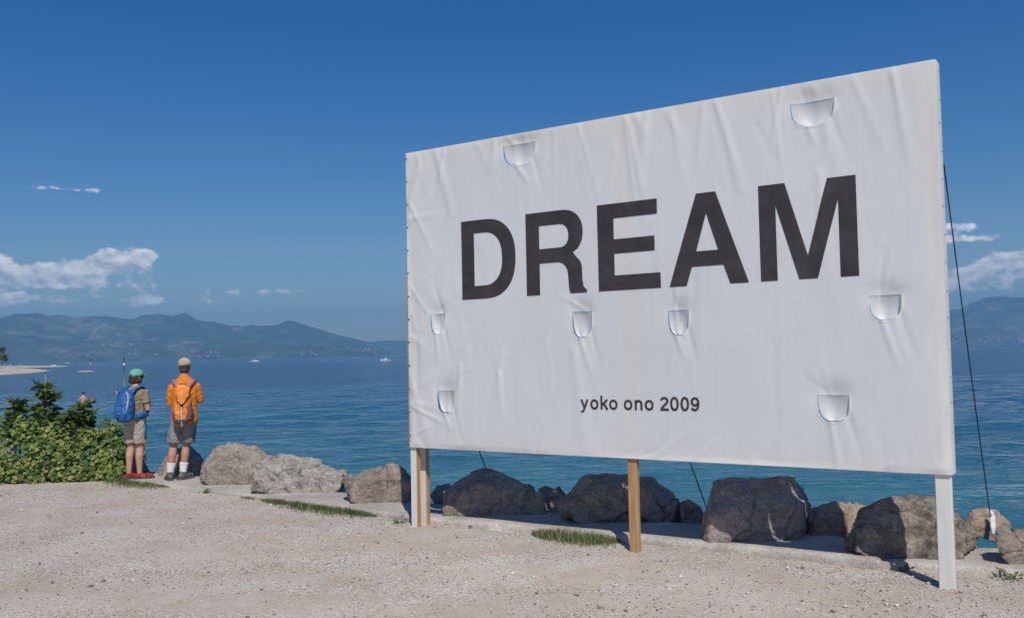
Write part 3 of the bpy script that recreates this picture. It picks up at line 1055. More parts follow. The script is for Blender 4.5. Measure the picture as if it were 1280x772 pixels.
for (w0, strokes), xl, xr in TXT:
    ua, ub = on_sign(xl, 505)[0], on_sign(xr, 505)[0]
    bm = bmesh.new()
    for q, (pl, cl) in enumerate(strokes):
        ribbon(bm, [(ua + x / w0 * (ub - ua), vb2 + y * ch2) for x, y in pl], s_ * ch2, cl, 0)
        for v in bm.verts:
            pass
    o = None
    fs = list(bm.faces)
    # strokes that cross lie one above the other by a hair
    off = {}
    k0 = 0
    bm.verts.ensure_lookup_table()
    for q, (pl, cl) in enumerate(strokes):
        for v in bm.verts[k0:k0 + 2 * len(pl)]:
            off[v] = .0030 + .0006 * q
        k0 += 2 * len(pl)
    for v, l_ in off.items():
        v.co.y = -float(disp(v.co.x, v.co.z)) - l_
    for f in bm.faces:
        f.normal_update()
        if f.normal.y > 0:
            f.normal_flip()
    bm_obj('letter', bm, M_PRINT, canvas)

# guy cables behind the sign
def tube(name, pts, r, mat, parent=None, seg=6):
    bm = bmesh.new()
    loft(bm, pts, [r] * len(pts), seg)
    return bm_obj(name, bm, mat, parent, True)
def sag(a, b, s, n=14):
    return [a.lerp(b, k / n) - Vector((0, 0, s * 4 * (k / n) * (1 - k / n))) for k in range(n + 1)]

# ------------------------------------------------------------------ boulders
def rock(name, label, pts, zoom, mat, base=None, depth_=.8, seed=0, rough_=.045, flat=2, sink=.05, dshift=0.0, hb=None):
    x0, y0, k = zoom
    px = [(x0 + a / k, y0 + b / k) for a, b in pts]
    by = max(p[1] for p in px)
    bx_ = sum(p[0] for p in px if p[1] > by - 6) / max(1, len([1 for p in px if p[1] > by - 6]))
    h_ = hb if hb is not None else .08
    D = base if base is not None else gnd(bx_, by, h_).y
    D += dshift
    W = [atd(a, b, D) for a, b in px]
    cx_ = (min(w.x for w in W) + max(w.x for w in W)) / 2
    wid = max(w.x for w in W) - min(w.x for w in W)
    zb, zt = min(w.z for w in W), max(w.z for w in W)
    dp = depth_ * min(wid, (zt - zb) * 1.7)
    pcx = sum(p_[0] for p_ in px) / len(px)
    ptop = min(p_[1] for p_ in px)
    r = random.Random(seed + 100)
    bm = bmesh.new()
    C0 = Vector((cx_, D + dp * .5, 0))
    def put(a, b, kx_, lower, q):
        """outline pixel at depth q (0 front, 1 back), pulled in and down"""
        p_ = atd(pcx + (a - pcx) * kx_, b, D + dp * q)
        if b > by - .30 * (by - ptop):
            p_.z = min(p_.z, h_ + .02) if b < by - .14 * (by - ptop) else h_ - sink
        else:
            p_.z = h_ + (p_.z - h_) * lower
        bm.verts.new(p_)
    for a, b in px:
        put(a, b, 1.0, 1.0, r.uniform(.36, .56))
        if b < by - .5 * (by - ptop):
            put(a, b, .80, .95, r.uniform(.62, .85))
            put(a, b, .88, r.uniform(.55, .72), r.uniform(.06, .2))
        else:
            put(a, b, r.uniform(.84, .95), 1, r.uniform(0, .08))
            put(a, b, .85, 1, r.uniform(.85, 1))
    bmesh.ops.convex_hull(bm, input=bm.verts[:])
    for v in [v for v in bm.verts if not v.link_faces]:
        bm.verts.remove(v)
    vox = max(.009, wid / 84)
    o = blob(name, bm, mat, None, vox, 1)
    sd_ = Vector((seed * 3.7, seed * 1.3, seed * .7))
    me = o.data
    sc_ = 1.0 / max(.35, wid)
    nc = []
    for v in me.vertices:
        p = v.co + sd_
        d = noise.fractal(p * 2.4, .9, 2.1, 4) * rough_ * .55
        rd = noise.ridged_multi_fractal(p * 3.1 + Vector((0, 0, p.x)), .9, 2.2, 5, .9, 2.0) - 1.2
        d += rd * rough_ * .16
        d += noise.fractal(p * 11, .6, 2.1, 5) * rough_ * .26
        cr = noise.voronoi(p * 2.6 + noise.noise_vector(p * 5) * .12)
        d += noise.cell(cr[1][0] * 13.7) * rough_ * .55
        e = cr[0][1] - cr[0][0]
        d -= rough_ * .35 * max(0, 1 - e / .05) * (1 if noise.noise(p * 1.6) > -.1 else 0)
        nc.append(v.co + v.normal * d)
    # origin at its base
    base_pt = Vector((C0.x, C0.y, zb))
    me.vertices.foreach_set('co', (np.array(nc) - np.array(base_pt)).astype(np.float32).ravel())
    me.update()
    o.location = base_pt
    tag(o, label, 'rock', 'boulders along the ledge')
    return o, C0, D
Z1, Z3, Z4 = (0, 420, 3.86), (230, 530, 4.0), (500, 530, 3.86)
Z5, Z6 = (800, 550, 1 / .2344), (1000, 560, 3.643)
rock('boulder', 'low brown boulder between the leafy shrub and the person in the mint cap',
     [(455, 560), (500, 525), (570, 545), (640, 562), (700, 600), (735, 650), (722, 668), (560, 665), (470, 650)], Z1, M_ROCK_TAN, seed=1, depth_=.7, hb=.05, dshift=.15)
rock('boulder', 'dark rounded boulder right behind the legs of the person in orange',
     [(750, 668), (790, 590), (850, 540), (920, 533), (970, 562), (995, 610), (975, 668), (880, 676), (800, 676)], Z1, M_ROCK_TAN, seed=2, depth_=.75, hb=.06, dshift=.3)
rock('boulder', 'tall peaked tan boulder beside the person in orange',
     [(85, 260), (90, 210), (130, 155), (215, 75), (265, 85), (300, 115), (355, 105), (420, 145), (428, 200), (370, 270), (250, 287), (170, 293), (105, 285)], Z3, M_ROCK_TAN, seed=3, depth_=.8, hb=.08, rough_=.05)
rock('boulder', 'long pale mottled boulder next to the peaked tan one',
     [(325, 295), (340, 250), (380, 190), (420, 158), (480, 152), (640, 165), (700, 180), (800, 225), (825, 250), (815, 335), (700, 338), (560, 338), (430, 322), (345, 308)], Z3, M_ROCK_PALE, seed=4, depth_=.75, hb=.08, rough_=.06)
rock('boulder', 'brown boulder with a pinkish broken face beside the paired sign posts',
     [(810, 262), (880, 235), (970, 205), (1040, 207), (1090, 225), (1125, 262), (1150, 300), (1150, 380), (1000, 392), (900, 382), (812, 352)], Z3, M_ROCK_BROWN, seed=5, depth_=.8, hb=.08, rough_=.055)
rock('boulder', 'small dark stone tucked against the big rounded boulder by the paired posts',
     [(150, 345), (180, 298), (240, 282), (262, 330), (240, 372), (165, 366)], Z4, M_ROCK_DARK, seed=6, depth_=.9, dshift=.15, rough_=.03)
rock('boulder', 'broad rounded grey boulder with a smooth hump in the shade of the sign',
     [(195, 400), (200, 320), (235, 285), (290, 245), (360, 215), (440, 210), (520, 243), (590, 290), (660, 310), (715, 345), (727, 385), (690, 425), (630, 440), (480, 434), (340, 424), (230, 408)], Z4, M_ROCK_DARK, seed=7, depth_=.75, rough_=.045)
rock('boulder', 'small dark stone on top of the gap between two big shaded boulders',
     [(668, 312), (705, 293), (740, 315), (752, 345), (735, 375), (690, 370)], Z4, M_ROCK_DARK, base=10.4, seed=8, rough_=.03)
rock('boulder', 'small pointed stone wedged in the gap between two big shaded boulders',
     [(712, 360), (740, 325), (765, 303), (800, 325), (815, 360), (790, 425), (720, 428)], Z4, M_ROCK_DARK, seed=9, depth_=.8, rough_=.03)
rock('boulder', 'largest dark boulder, behind the raw timber middle post',
     [(696, 630), (707, 621), (728, 600), (746, 591), (767, 589.5), (782, 594), (800, 595), (817, 594), (835, 606), (847, 620), (852, 632), (850, 648), (830, 650), (795, 652), (767, 654), (740, 650), (707, 644)], (0, 0, 1), M_ROCK_DARK, seed=10, depth_=.75, rough_=.06)
rock('boulder', 'small purplish stone between the largest dark boulder and the square block',
     [(205, 340), (260, 323), (320, 358), (352, 400), (335, 432), (215, 430)], Z5, M_ROCK_DARK, seed=11, rough_=.03)
rock('boulder', 'square cracked boulder shaped like a block, in the shade of the sign',
     [(352, 490), (360, 400), (385, 350), (395, 280), (393, 230), (420, 200), (500, 198), (540, 208), (620, 206), (680, 193), (800, 193), (835, 205), (845, 245), (885, 285), (912, 330), (908, 380), (898, 480), (885, 535), (780, 541), (640, 533), (520, 527), (400, 517), (355, 500)], Z5, M_ROCK_BLOCK, seed=12, depth_=.7, rough_=.05, hb=.09)
rock('boulder', 'sunlit pink boulder between the square block and the two-tone one',
     [(35, 300), (100, 250), (200, 232), (260, 228), (320, 250), (330, 400), (200, 402), (120, 388), (45, 350)], Z6, M_ROCK_PINK, seed=13, depth_=.75, hb=.08, rough_=.045)
rock('boulder', 'big two-tone boulder, black on one side and tan on the other, behind the white post',
     [(205, 390), (235, 330), (245, 270), (280, 245), (340, 235), (420, 223), (500, 222), (560, 230), (630, 245), (710, 300), (760, 340), (820, 400), (815, 452), (740, 478), (640, 485), (470, 490), (400, 474), (300, 458), (220, 435)], Z6, M_ROCK_MIX, seed=14, depth_=.7, hb=.09, rough_=.055)
_, RC13, RD13 = rock('boulder', 'small pink boulder under the white rag on the cable',
     [(738, 322), (770, 285), (830, 272), (890, 275), (965, 340), (965, 385), (880, 405), (790, 385)], Z6, M_ROCK_PINK, seed=15, depth_=.8, hb=-.05, rough_=.035)
rock('boulder', 'grey boulder on the ledge just past the white rag',
     [(865, 370), (880, 350), (960, 342), (1040, 345), (1120, 365), (1150, 420), (1120, 490), (1020, 516), (960, 510), (910, 470), (878, 410)], Z6, M_ROCK_BROWN, seed=16, depth_=.8, hb=.09, rough_=.045)
rock('boulder', 'pale boulder showing behind the far side of the leafy shrub',
     [(-40, 560), (-30, 543), (-5, 536), (10, 540), (18, 552), (20, 575), (-35, 578)], (0, 0, 1), M_ROCK_PALE, base=15.6, seed=17, depth_=.8)

# rubble in the lake behind the boulders, mostly hidden
# cables
a = sign_world(U1 - .01, .25, on_sign(1184, 205, .25)[1])
b = atd(1239, 652, RD13 + .12)
cable = tag(tube('guy_cable', sag(a, b, .05), .0055, M_BLACK), 'thin dark guy cable from the white post down to the pink boulder', 'cable', 'guy cables of the sign')
a2 = sign_world(on_sign(800, 400, .22)[0], .22, on_sign(800, 400, .22)[1])
tag(tube('guy_cable', sag(a2, gnd(890, 648, .02) + Vector((0, .1, 0)), .01), .0055, M_BLACK), 'thin dark guy cable coming down beside the square block', 'cable', 'guy cables of the sign')
a3 = sign_world(on_sign(545, 425, .22)[0], .22, on_sign(545, 425, .22)[1])
b3 = atd(616, 607, 10.95)
tag(tube('guy_cable', sag(a3, b3, .005), .0055, M_BLACK), 'thin dark guy cable ending at the broad rounded boulder', 'cable', 'guy cables of the sign')
# rag knotted round the cable
bm = bmesh.new()
r0 = atd(1239, 640, RD13 - .02)
pts = [r0 + Vector((.0, 0, .02)), r0 + Vector((.004, -.015, -.03)), r0 + Vector((-.004, -.03, -.08)), r0 + Vector((-.012, -.05, -.13)), r0 + Vector((-.018, -.06, -.185))]
loft(bm, pts, [(.008, .008), (.022, .014), (.030, .012), (.026, .010), (.016, .006)], 12)
ball(bm, r0 + Vector((0, -.01, -.01)), (.02, .018, .016))
rag = tag(blob('rag', bm, M_WHITE, None, .006, 2, .006, 40), 'small white rag knotted round the guy cable above the pink boulder', 'rag')

# ------------------------------------------------------------------ people
def limb(bm, pts, rad, seg=14):
    loft(bm, pts, rad, seg)
def head(bm, c, k=1.0, turn=0.0):
    c = Vector(c)
    R_ = Matrix.Rotation(turn, 3, 'Z')
    def at_(x, y, z):
        return c + R_ @ Vector((x * k, y * k, z * k))
    ball(bm, at_(0, -.005, .02), (.076 * k, .094 * k, .098 * k))
    ball(bm, at_(0, .03, -.055), (.056 * k, .062 * k, .058 * k))
    loft(bm, [at_(0, .088, .012), at_(0, .104, -.014), at_(0, .100, -.034)], [.008 * k, .013 * k, .014 * k], 10)     # nose
    loft(bm, [at_(-.028, .086, -.068), at_(0, .093, -.066), at_(.028, .086, -.068)], [.006 * k, .009 * k, .006 * k], 8)   # mouth
    for s in (-1, 1):
        ball(bm, at_(s * .078, -.008, -.008), (.012 * k, .022 * k, .033 * k))
        ball(bm, at_(s * .033, .074, .016), (.016 * k, .012 * k, .010 * k))
    return at_
def hand(bm, wrist, d, palm_n, k=1.0):
    """palm, four fingers of unequal length with bent knuckles and a thumb off the side of the palm"""
    w, d = Vector(wrist), Vector(d).normalized()
    nrm = Vector(palm_n)
    nrm = (nrm - d * nrm.dot(d)).normalized()
    sd_ = d.cross(nrm)
    loft(bm, [w - d * .02, w + d * .03 * k, w + d * .085 * k], [(.026 * k, .019 * k), (.036 * k, .016 * k), (.040 * k, .014 * k)], 12, ref=tuple(nrm))
    for i, ln in enumerate((.068, .078, .073, .056)):
        o_ = w + d * .08 * k + sd_ * (i - 1.5) * .0215 * k
        a = o_ + d * ln * .45 * k + sd_ * (i - 1.5) * .003
        b = a + (d * .8 + nrm * .55).normalized() * ln * .32 * k
        e = b + (d * .45 + nrm * .9).normalized() * ln * .26 * k
        loft(bm, [o_, a, b, e], [.0095 * k, .009 * k, .0085 * k, .0075 * k], 8)
    o_ = w + d * .028 * k - sd_ * .03 * k
    a = o_ - sd_ * .028 * k + d * .026 * k + nrm * .012
    loft(bm, [o_, a, a + d * .03 * k + nrm * .012 - sd_ * .006], [.012 * k, .0105 * k, .0085 * k], 8)
def foot(bm, an, yaw, k=1.0, r=(.046, .036)):
    an = Vector(an)
    f = Matrix.Rotation(yaw, 3, 'Z') @ Vector((0, 1, 0))
    z0 = an.z
    def q(t, z):
        p = an + f * t * k
        return Vector((p.x, p.y, z))
    loft(bm, [q(-.065, .042), q(-.03, .048), q(.04, .047), (q(.11, .036)), q(.165, .028), q(.195, .024)],
         [(.026 * k, .030), (.035 * k, .042), (.038 * k, .042), (.046 * k, .032), (.042 * k, .024), (.022 * k, .016)], 14)
    return f, q
def sole(bm, an, yaw, k=1.0):
    an = Vector(an)
    f = Matrix.Rotation(yaw, 3, 'Z') @ Vector((0, 1, 0))
    sd_ = Vector((f.y, -f.x, 0))
    outl = []
    for t_, w_ in ((-.085, .014), (-.078, .032), (-.04, .041), (.03, .039), (.09, .05), (.14, .051), (.185, .038), (.207, .014)):
        outl.append((t_ * k, w_ * k))
    ring = [an + f * a + sd_ * b for a, b in outl] + [an + f * a - sd_ * b for a, b in reversed(outl)]
    n = len(ring)
    lo = [bm.verts.new((p.x, p.y, .0)) for p in ring]
    hi = [bm.verts.new((p.x, p.y, .024)) for p in ring]
    bm.faces.new(lo[::-1])
    bm.faces.new(hi)
    for i in range(n):
        bm.faces.new((lo[i], lo[(i + 1) % n], hi[(i + 1) % n], hi[i]))
def legpts(hip, knee, ank):
    hip, knee, ank = Vector(hip), Vector(knee), Vector(ank)
    bk = Vector((0, -.018, 0))
    return [hip, hip.lerp(knee, .5), knee, knee.lerp(ank, .3) + bk, knee.lerp(ank, .65) + bk * .5, ank, ank - Vector((0, 0, .03))]
def strap(bm, pts, w_=.026, t_=.007):
    n = len(pts)
    # smooth the path, then a flat band
    P_ = [Vector(p) for p in pts]
    out = []
    for i in range(n - 1):
        p0, p1, p2, p3 = P_[max(0, i - 1)], P_[i], P_[i + 1], P_[min(n - 1, i + 2)]
        for k in range(6):
            u = k / 6
            out.append(.5 * ((2 * p1) + (p2 - p0) * u + (2 * p0 - 5 * p1 + 4 * p2 - p3) * u * u + (3 * p1 - p0 - 3 * p2 + p3) * u ** 3))
    out.append(P_[-1])
    A = []
    for i, p in enumerate(out):
        t_d = (out[min(i + 1, len(out) - 1)] - out[max(i - 1, 0)]).normalized()
        s = t_d.cross(Vector((0, 1, 0)) if abs(t_d.y) < .75 else Vector((0, 0, 1)))
        s = s.normalized()
        if s.x < 0:
            s = -s
        n_ = s.cross(t_d).normalized()
        A.append([bm.verts.new(p + s * w_ * a + n_ * t_ * b) for a, b in ((-1, -1), (1, -1), (1, 1), (-1, 1))])
    for q, r in zip(A, A[1:]):
        for k in range(4):
            bm.faces.new((q[k], q[(k + 1) % 4], r[(k + 1) % 4], r[k]))
    bm.faces.new(A[0])
    bm.faces.new(A[-1][::-1])
    bmesh.ops.recalc_face_normals(bm, faces=bm.faces[:])
LEDGE_Z = .045

# the person in orange
pm = gnd(226, 598.5, LEDGE_Z)
hM = kh(pm.x)
pm.z = hM
RZM = math.radians(15)
man = empty('person', pm, RZM)
tag(man, 'person in an orange shirt, grey shorts and beige cap, arms folded, facing the lake', 'person')
tx = .05
HL, HR = (tx - .09, 0, .86), (tx + .09, 0, .86)
KL, KR = (-.10, .015, .47), (.075, .015, .47)
AL, AR = (-.145, -.02, .085), (.028, -.015, .085)
YL, YR = math.radians(14), math.radians(-38)
bm = bmesh.new()
torso = [(tx, 0, .84), (tx, 0, .92), (tx, 0, 1.04), (tx, .0, 1.18), (tx, -.005, 1.30), (tx, -.005, 1.38), (tx, 0, 1.43), (tx + .003, .01, 1.49), (tx + .004, .02, 1.54)]
trad = [(.15, .105), (.158, .11), (.148, .105), (.16, .112), (.175, .112), (.165, .098), (.095, .075), (.058, .06), (.056, .06)]
loft(bm, torso, trad, 20)
for hp, kn, an in ((HL, KL, AL), (HR, KR, AR)):
    limb(bm, legpts(hp, kn, an), [.088, .078, .056, .059, .047, .037, .036])
foot(bm, AL, YL)
foot(bm, AR, YR)
SLm, SRm = (tx - .158, 0, 1.345), (tx + .158, 0, 1.345)
ELm, ERm = (tx - .195, .05, 1.09), (tx + .215, .06, 1.12)
WLm, WRm = (tx + .02, .215, 1.135), (tx - .03, .205, 1.185)
for S_, E_, W_ in ((SLm, ELm, WLm), (SRm, ERm, WRm)):
    S_, E_, W_ = Vector(S_), Vector(E_), Vector(W_)
    limb(bm, [S_, S_.lerp(E_, .5), E_, E_.lerp(W_, .35), W_], [.055, .048, .042, .042, .028])
hand(bm, WLm, (1, .05, .15), (0, -1, 0))
hand(bm, WRm, (-1, .0, .12), (0, -1, 0))
hm_ = head(bm, (tx + .006, .03, 1.605))
blob('body', bm, M_SKIN, man, .0075, 3)
for s in (-1, 1):
    bm = bmesh.new()
    ball(bm, hm_(s * .033, .086, .016), (.010, .006, .007), 10)
    bm_obj('eye', bm, M_BLACK, man, True)
# hair under the cap
bm = bmesh.new()
ball(bm, hm_(0, -.02, .012), (.082, .090, .10))
ball(bm, hm_(0, -.045, -.045), (.068, .058, .05))
blob('hair', bm, M_HAIR, man, .007, 2, .006, 60, cut=[(hm_(0, .055, .02), (0, 1, .0))])
# cap
bm = bmesh.new()
ball(bm, hm_(0, -.004, .045), (.092, .106, .092), 24)
cap = blob('cap', bm, M_CAPBEIGE, man, .007, 2, .003, 30, cut=[(hm_(0, 0, .022), (0, .10, -1))])
bm = bmesh.new()
ball(bm, hm_(0, .118, .034), (.072, .075, .010), 20)
blob('peak', bm, M_CAPBEIGE, cap, .005, 1)
bm = bmesh.new()
loft(bm, [hm_(-.038, -.096, .026), hm_(-.022, -.104, .047), hm_(0, -.106, .055), hm_(.022, -.104, .047), hm_(.038, -.096, .026)], [.006] * 5, 8)
bm_obj('cap_strap', bm, M_CAPBEIGE, cap, True)
# shirt
bm = bmesh.new()
tors2 = [(tx, 0, .79), (tx, 0, .86), (tx, 0, .95), (tx, 0, 1.06), (tx, 0, 1.18), (tx, -.005, 1.29), (tx, -.005, 1.37), (tx, 0, 1.43), (tx + .002, .008, 1.475)]
loft(bm, tors2, [(.188, .142), (.188, .14), (.182, .132), (.176, .126), (.184, .13), (.195, .13), (.172, .115), (.112, .092), (.070, .070)], 24)
for S_, E_, W_ in ((SLm, ELm, WLm), (SRm, ERm, WRm)):
    S_, E_, W_ = Vector(S_), Vector(E_), Vector(W_)
    limb(bm, [S_ + Vector((0, 0, -.005)), S_.lerp(E_, .4), S_.lerp(E_, .8), E_, E_.lerp(W_, .15)], [.064, .066, .064, .060, .056])
blob('shirt', bm, M_ORANGE, man, .008, 3, .010, 13)
# shorts
bm = bmesh.new()
loft(bm, [(tx, 0, .93), (tx, 0, .86), (tx, 0, .76)], [(.168, .125), (.178, .13), (.172, .125)], 20)
for hp, kn in ((HL, KL), (HR, KR)):
    hp, kn = Vector(hp), Vector(kn)
    limb(bm, [hp, hp.lerp(kn, .4), hp.lerp(kn, .84)], [(.095, .11), (.098, .112), (.104, .116)], 18)
shorts = blob('shorts', bm, M_GREYSHORT, man, .008, 3, .010, 15)
for sgn, hp, kn in ((1, HR, KR),):
    hp, kn = Vector(hp), Vector(kn)
    for dy, mt in ((-.045, M_GREYDARK), (-.02, M_WHITE), (.01, M_GREYDARK)):
        bm = bmesh.new()
        loft(bm, [hp.lerp(kn, .05) + Vector((.083, dy - .02, 0)), hp.lerp(kn, .45) + Vector((.096, dy - .02, 0)), hp.lerp(kn, .83) + Vector((.103, dy - .02, 0))], [(.007, .008)] * 3, 8)
        bm_obj('side_stripe', bm, mt, shorts, True)
for an, kn, yw in ((AL, KL, YL), (AR, KR, YR)):
    an, kn = Vector(an), Vector(kn)
    bm = bmesh.new()
    limb(bm, [an - Vector((0, 0, .02)), an.lerp(kn, .12), an.lerp(kn, .27), an.lerp(kn, .40)], [.047, .050, .057, .066])
    blob('sock', bm, M_WHITE, man, .007, 2, .004, 50)
    bm = bmesh.new()
    foot(bm, an, yw, 1.12)
    loft(bm, [Vector((an.x, an.y, .05)), Vector((an.x, an.y, .115))], [(.052, .058), (.050, .054)], 14)
    sh = blob('shoe', bm, M_SHOE, man, .007, 2, .004, 40)
    bm = bmesh.new()
    sole(bm, an, yw, 1.1)
    bm_obj('sole', bm, M_SOLE, sh)

# his rucksack
pk = empty('backpack', pm, RZM)
tag(pk, 'orange rucksack with mauve straps and dark pockets on the person in orange', 'backpack')
bm = bmesh.new()
cy_ = -.225
loft(bm, [(tx - .012, cy_ + .02, .835), (tx - .012, cy_, .87), (tx - .012, cy_ - .005, .96), (tx - .010, cy_, 1.08), (tx - .005, cy_ + .015, 1.20), (tx, cy_ + .03, 1.29), (tx, cy_ + .045, 1.325)],
     [(.085, .07), (.122, .098), (.130, .105), (.122, .10), (.108, .088), (.095, .066), (.06, .04)], 24)
blob('bag', bm, M_ORANGE2, pk, .008, 3, .010, 16)
bm = bmesh.new()
loft(bm, [(tx - .002, cy_ - .055, 1.335), (tx - .004, cy_ - .085, 1.30), (tx - .008, cy_ - .105, 1.20), (tx - .012, cy_ - .115, 1.13), (tx - .014, cy_ - .112, 1.08)],
     [(.098, .035), (.106, .028), (.088, .022), (.055, .018), (.022, .014)], 18)
blob('lid', bm, M_ORANGE2, pk, .007, 3, .006, 26)
bm = bmesh.new()
loft(bm, [(tx + .085, cy_ - .04, .87), (tx + .095, cy_ - .045, .95), (tx + .088, cy_ - .035, 1.03), (tx + .08, cy_ - .02, 1.09)], [(.050, .062), (.055, .066), (.045, .058), (.02, .03)], 16)
blob('side_pocket', bm, M_MAROON, pk, .008, 3, .006, 20)
bm = bmesh.new()
loft(bm, [(tx - .115, cy_ - .03, .89), (tx - .12, cy_ - .03, .95), (tx - .112, cy_ - .02, 1.02)], [(.028, .05), (.03, .055), (.018, .04)], 14)
blob('side_pocket', bm, M_MAROON, pk, .008, 3, .006, 20)
bm = bmesh.new()
loft(bm, [(tx - .012, cy_ - .01, .825), (tx - .012, cy_ - .015, .85), (tx - .012, cy_ - .02, .885)], [(.09, .075), (.122, .10), (.130, .107)], 22)
blob('base_panel', bm, M_GREYDARK, pk, .008, 2)
for s in (-1, 1):
    bm = bmesh.new()
    strap(bm, [(tx + s * .05, cy_ + .03, 1.30), (tx + s * .085, -.145, 1.35), (tx + s * .12, -.10, 1.395), (tx + s * .135, .0, 1.42), (tx + s * .13, .10, 1.36), (tx + s * .12, .145, 1.22), (tx + s * .12, .10, 1.04), (tx + s * .135, .0, .97), (tx + s * .10, cy_ + .06, .90)], .029, .008)
    bm_obj('shoulder_strap', bm, M_MAUVE, pk, True)
bm = bmesh.new()
loft(bm, [(tx - .06, cy_ + .02, 1.335), (tx - .03, cy_ + .0, 1.365), (tx, cy_ - .0, 1.37), (tx + .03, cy_ + .0, 1.365), (tx + .05, cy_ + .02, 1.335)], [.007] * 5, 8)
bm_obj('carry_loop', bm, M_MAROON, pk, True)
bm = bmesh.new()
strap(bm, [(tx - .014, cy_ - .127, 1.10), (tx - .014, cy_ - .124, 1.02), (tx - .012, cy_ - .118, .92), (tx - .012, cy_ - .11, .84), (tx - .01, cy_ - .09, .77)], .008, .003)
bm_obj('hanging_strap', bm, M_PIPING, pk)
bm = bmesh.new()
box(bm, tx - .034, tx + .006, cy_ - .138, cy_ - .118, 1.055, 1.09, .005)
bm_obj('buckle', bm, M_BLACK, pk)

# the person in the mint cap
pw = gnd(169, 597.5, LEDGE_Z)
pw.z = kh(pw.x)
RZW = math.radians(-16)
wom = empty('person', pw, RZW)
tag(wom, 'person in a mint green cap, olive shirt and beige shorts, red shoes, facing the lake', 'person')
HL, HR = (-.082, 0, .82), (.082, 0, .82)
KL, KR = (-.085, .02, .45), (.07, .02, .45)
AL, AR = (-.09, -.02, .08), (.075, .0, .08)
YL, YR = math.radians(-22), math.radians(-48)
K2 = .9
bm = bmesh.new()
loft(bm, [(0, 0, .80), (0, 0, .87), (0, .0, .98), (0, .0, 1.10), (0, -.005, 1.20), (0, -.005, 1.27), (0, 0, 1.315), (0, .012, 1.365), (0, .022, 1.41)],
     [(.15, .112), (.155, .115), (.128, .098), (.138, .108), (.15, .105), (.145, .09), (.08, .065), (.048, .05), (.047, .05)], 20)
for hp, kn, an in ((HL, KL, AL), (HR, KR, AR)):
    limb(bm, legpts(hp, kn, an), [.088, .078, .054, .056, .043, .033, .033])
foot(bm, AL, YL, K2)
foot(bm, AR, YR, K2)
SLw, SRw = Vector((-.158, 0, 1.265)), Vector((.158, 0, 1.265))
ELw, ERw = Vector((-.19, .04, 1.02)), Vector((.195, .03, 1.01))
WLw, WRw = Vector((.01, .19, 1.03)), Vector((-.02, .185, 1.08))
for S_, E_, W_ in ((SLw, ELw, WLw), (SRw, ERw, WRw)):
    limb(bm, [S_, S_.lerp(E_, .5), E_, E_.lerp(W_, .35), W_], [.05, .045, .04, .039, .025])
hand(bm, WLw, (1, .05, .12), (0, -1, 0), K2)
hand(bm, WRw, (-1, .0, .12), (0, -1, 0), K2)
hw_ = head(bm, (0, .032, 1.475), .95, math.radians(-18))
blob('body', bm, M_SKIN2, wom, .0075, 3)
bm = bmesh.new()
ball(bm, hw_(0, -.02, .005), (.086, .094, .098))
ball(bm, hw_(0, -.05, -.05), (.078, .062, .055))
ball(bm, hw_(.052, .0, -.045), (.034, .05, .05))
ball(bm, hw_(-.052, .0, -.045), (.034, .05, .05))
blob('hair', bm, M_HAIR, wom, .007, 2, .010, 45, cut=[(hw_(0, .06, .0), Matrix.Rotation(math.radians(-18), 3, 'Z') @ Vector((0, 1, 0)))])
bm = bmesh.new()
ball(bm, hw_(0, .0, .042), (.094, .108, .085), 24)
cap = blob('cap', bm, M_CAPGREEN, wom, .007, 2, .004, 30, cut=[(hw_(0, 0, .028), (0, .12, -1))])
bm = bmesh.new()
loft(bm, [hw_(-.055, .10, .03), hw_(0, .145, .028), hw_(.055, .10, .03)], [(.012, .012)] * 3, 10)
ball(bm, hw_(0, .115, .032), (.066, .068, .009), 20)
blob('peak', bm, M_CAPGREEN, cap, .005, 1)
bm = bmesh.new()
for s in (-1, 1):
    ball(bm, hw_(s * .034, .092, .012), (.026, .010, .018), 12)
    loft(bm, [hw_(s * .058, .086, .016), hw_(s * .083, .02, .012)], [.004, .004], 6)
loft(bm, [hw_(-.012, .1, .016), hw_(.012, .1, .016)], [.004, .004], 6)
bm_obj('sunglasses', bm, M_BLACK, wom, True)
bm = bmesh.new()
loft(bm, [(0, 0, .86), (0, 0, .93), (0, 0, 1.0), (0, 0, 1.10), (0, -.005, 1.20), (0, -.005, 1.27), (0, .0, 1.315), (0, .008, 1.35)],
     [(.166, .128), (.158, .125), (.148, .116), (.152, .122), (.166, .12), (.162, .105), (.095, .078), (.058, .058)], 24)
for S_, E_ in ((SLw, ELw), (SRw, ERw)):
    limb(bm, [S_ + Vector((0, 0, .01)), S_.lerp(E_, .3), S_.lerp(E_, .62)], [.062, .062, .066])
blob('shirt', bm, M_OLIVE, wom, .008, 3, .009, 14)
bm = bmesh.new()
loft(bm, [(0, 0, .92), (0, 0, .85), (0, 0, .74)], [(.152, .122), (.166, .128), (.160, .125)], 20)
for hp, kn in ((HL, KL), (HR, KR)):
    hp, kn = Vector(hp), Vector(kn)
    limb(bm, [hp, hp.lerp(kn, .4), hp.lerp(kn, .80)], [(.090, .108), (.088, .102), (.088, .100)], 18)
shorts = blob('shorts', bm, M_SHORTBEIGE, wom, .008, 3, .007, 15)
hp, kn = Vector(HR), Vector(KR)
bm = bmesh.new()
loft(bm, [hp.lerp(kn, -.1) + Vector((.082, .0, 0)), hp.lerp(kn, .2) + Vector((.088, .0, 0)), hp.lerp(kn, .62) + Vector((.086, .0, 0))], [(.010, .022)] * 3, 10)
bm_obj('side_stripe', bm, M_BLUE2, shorts, True)
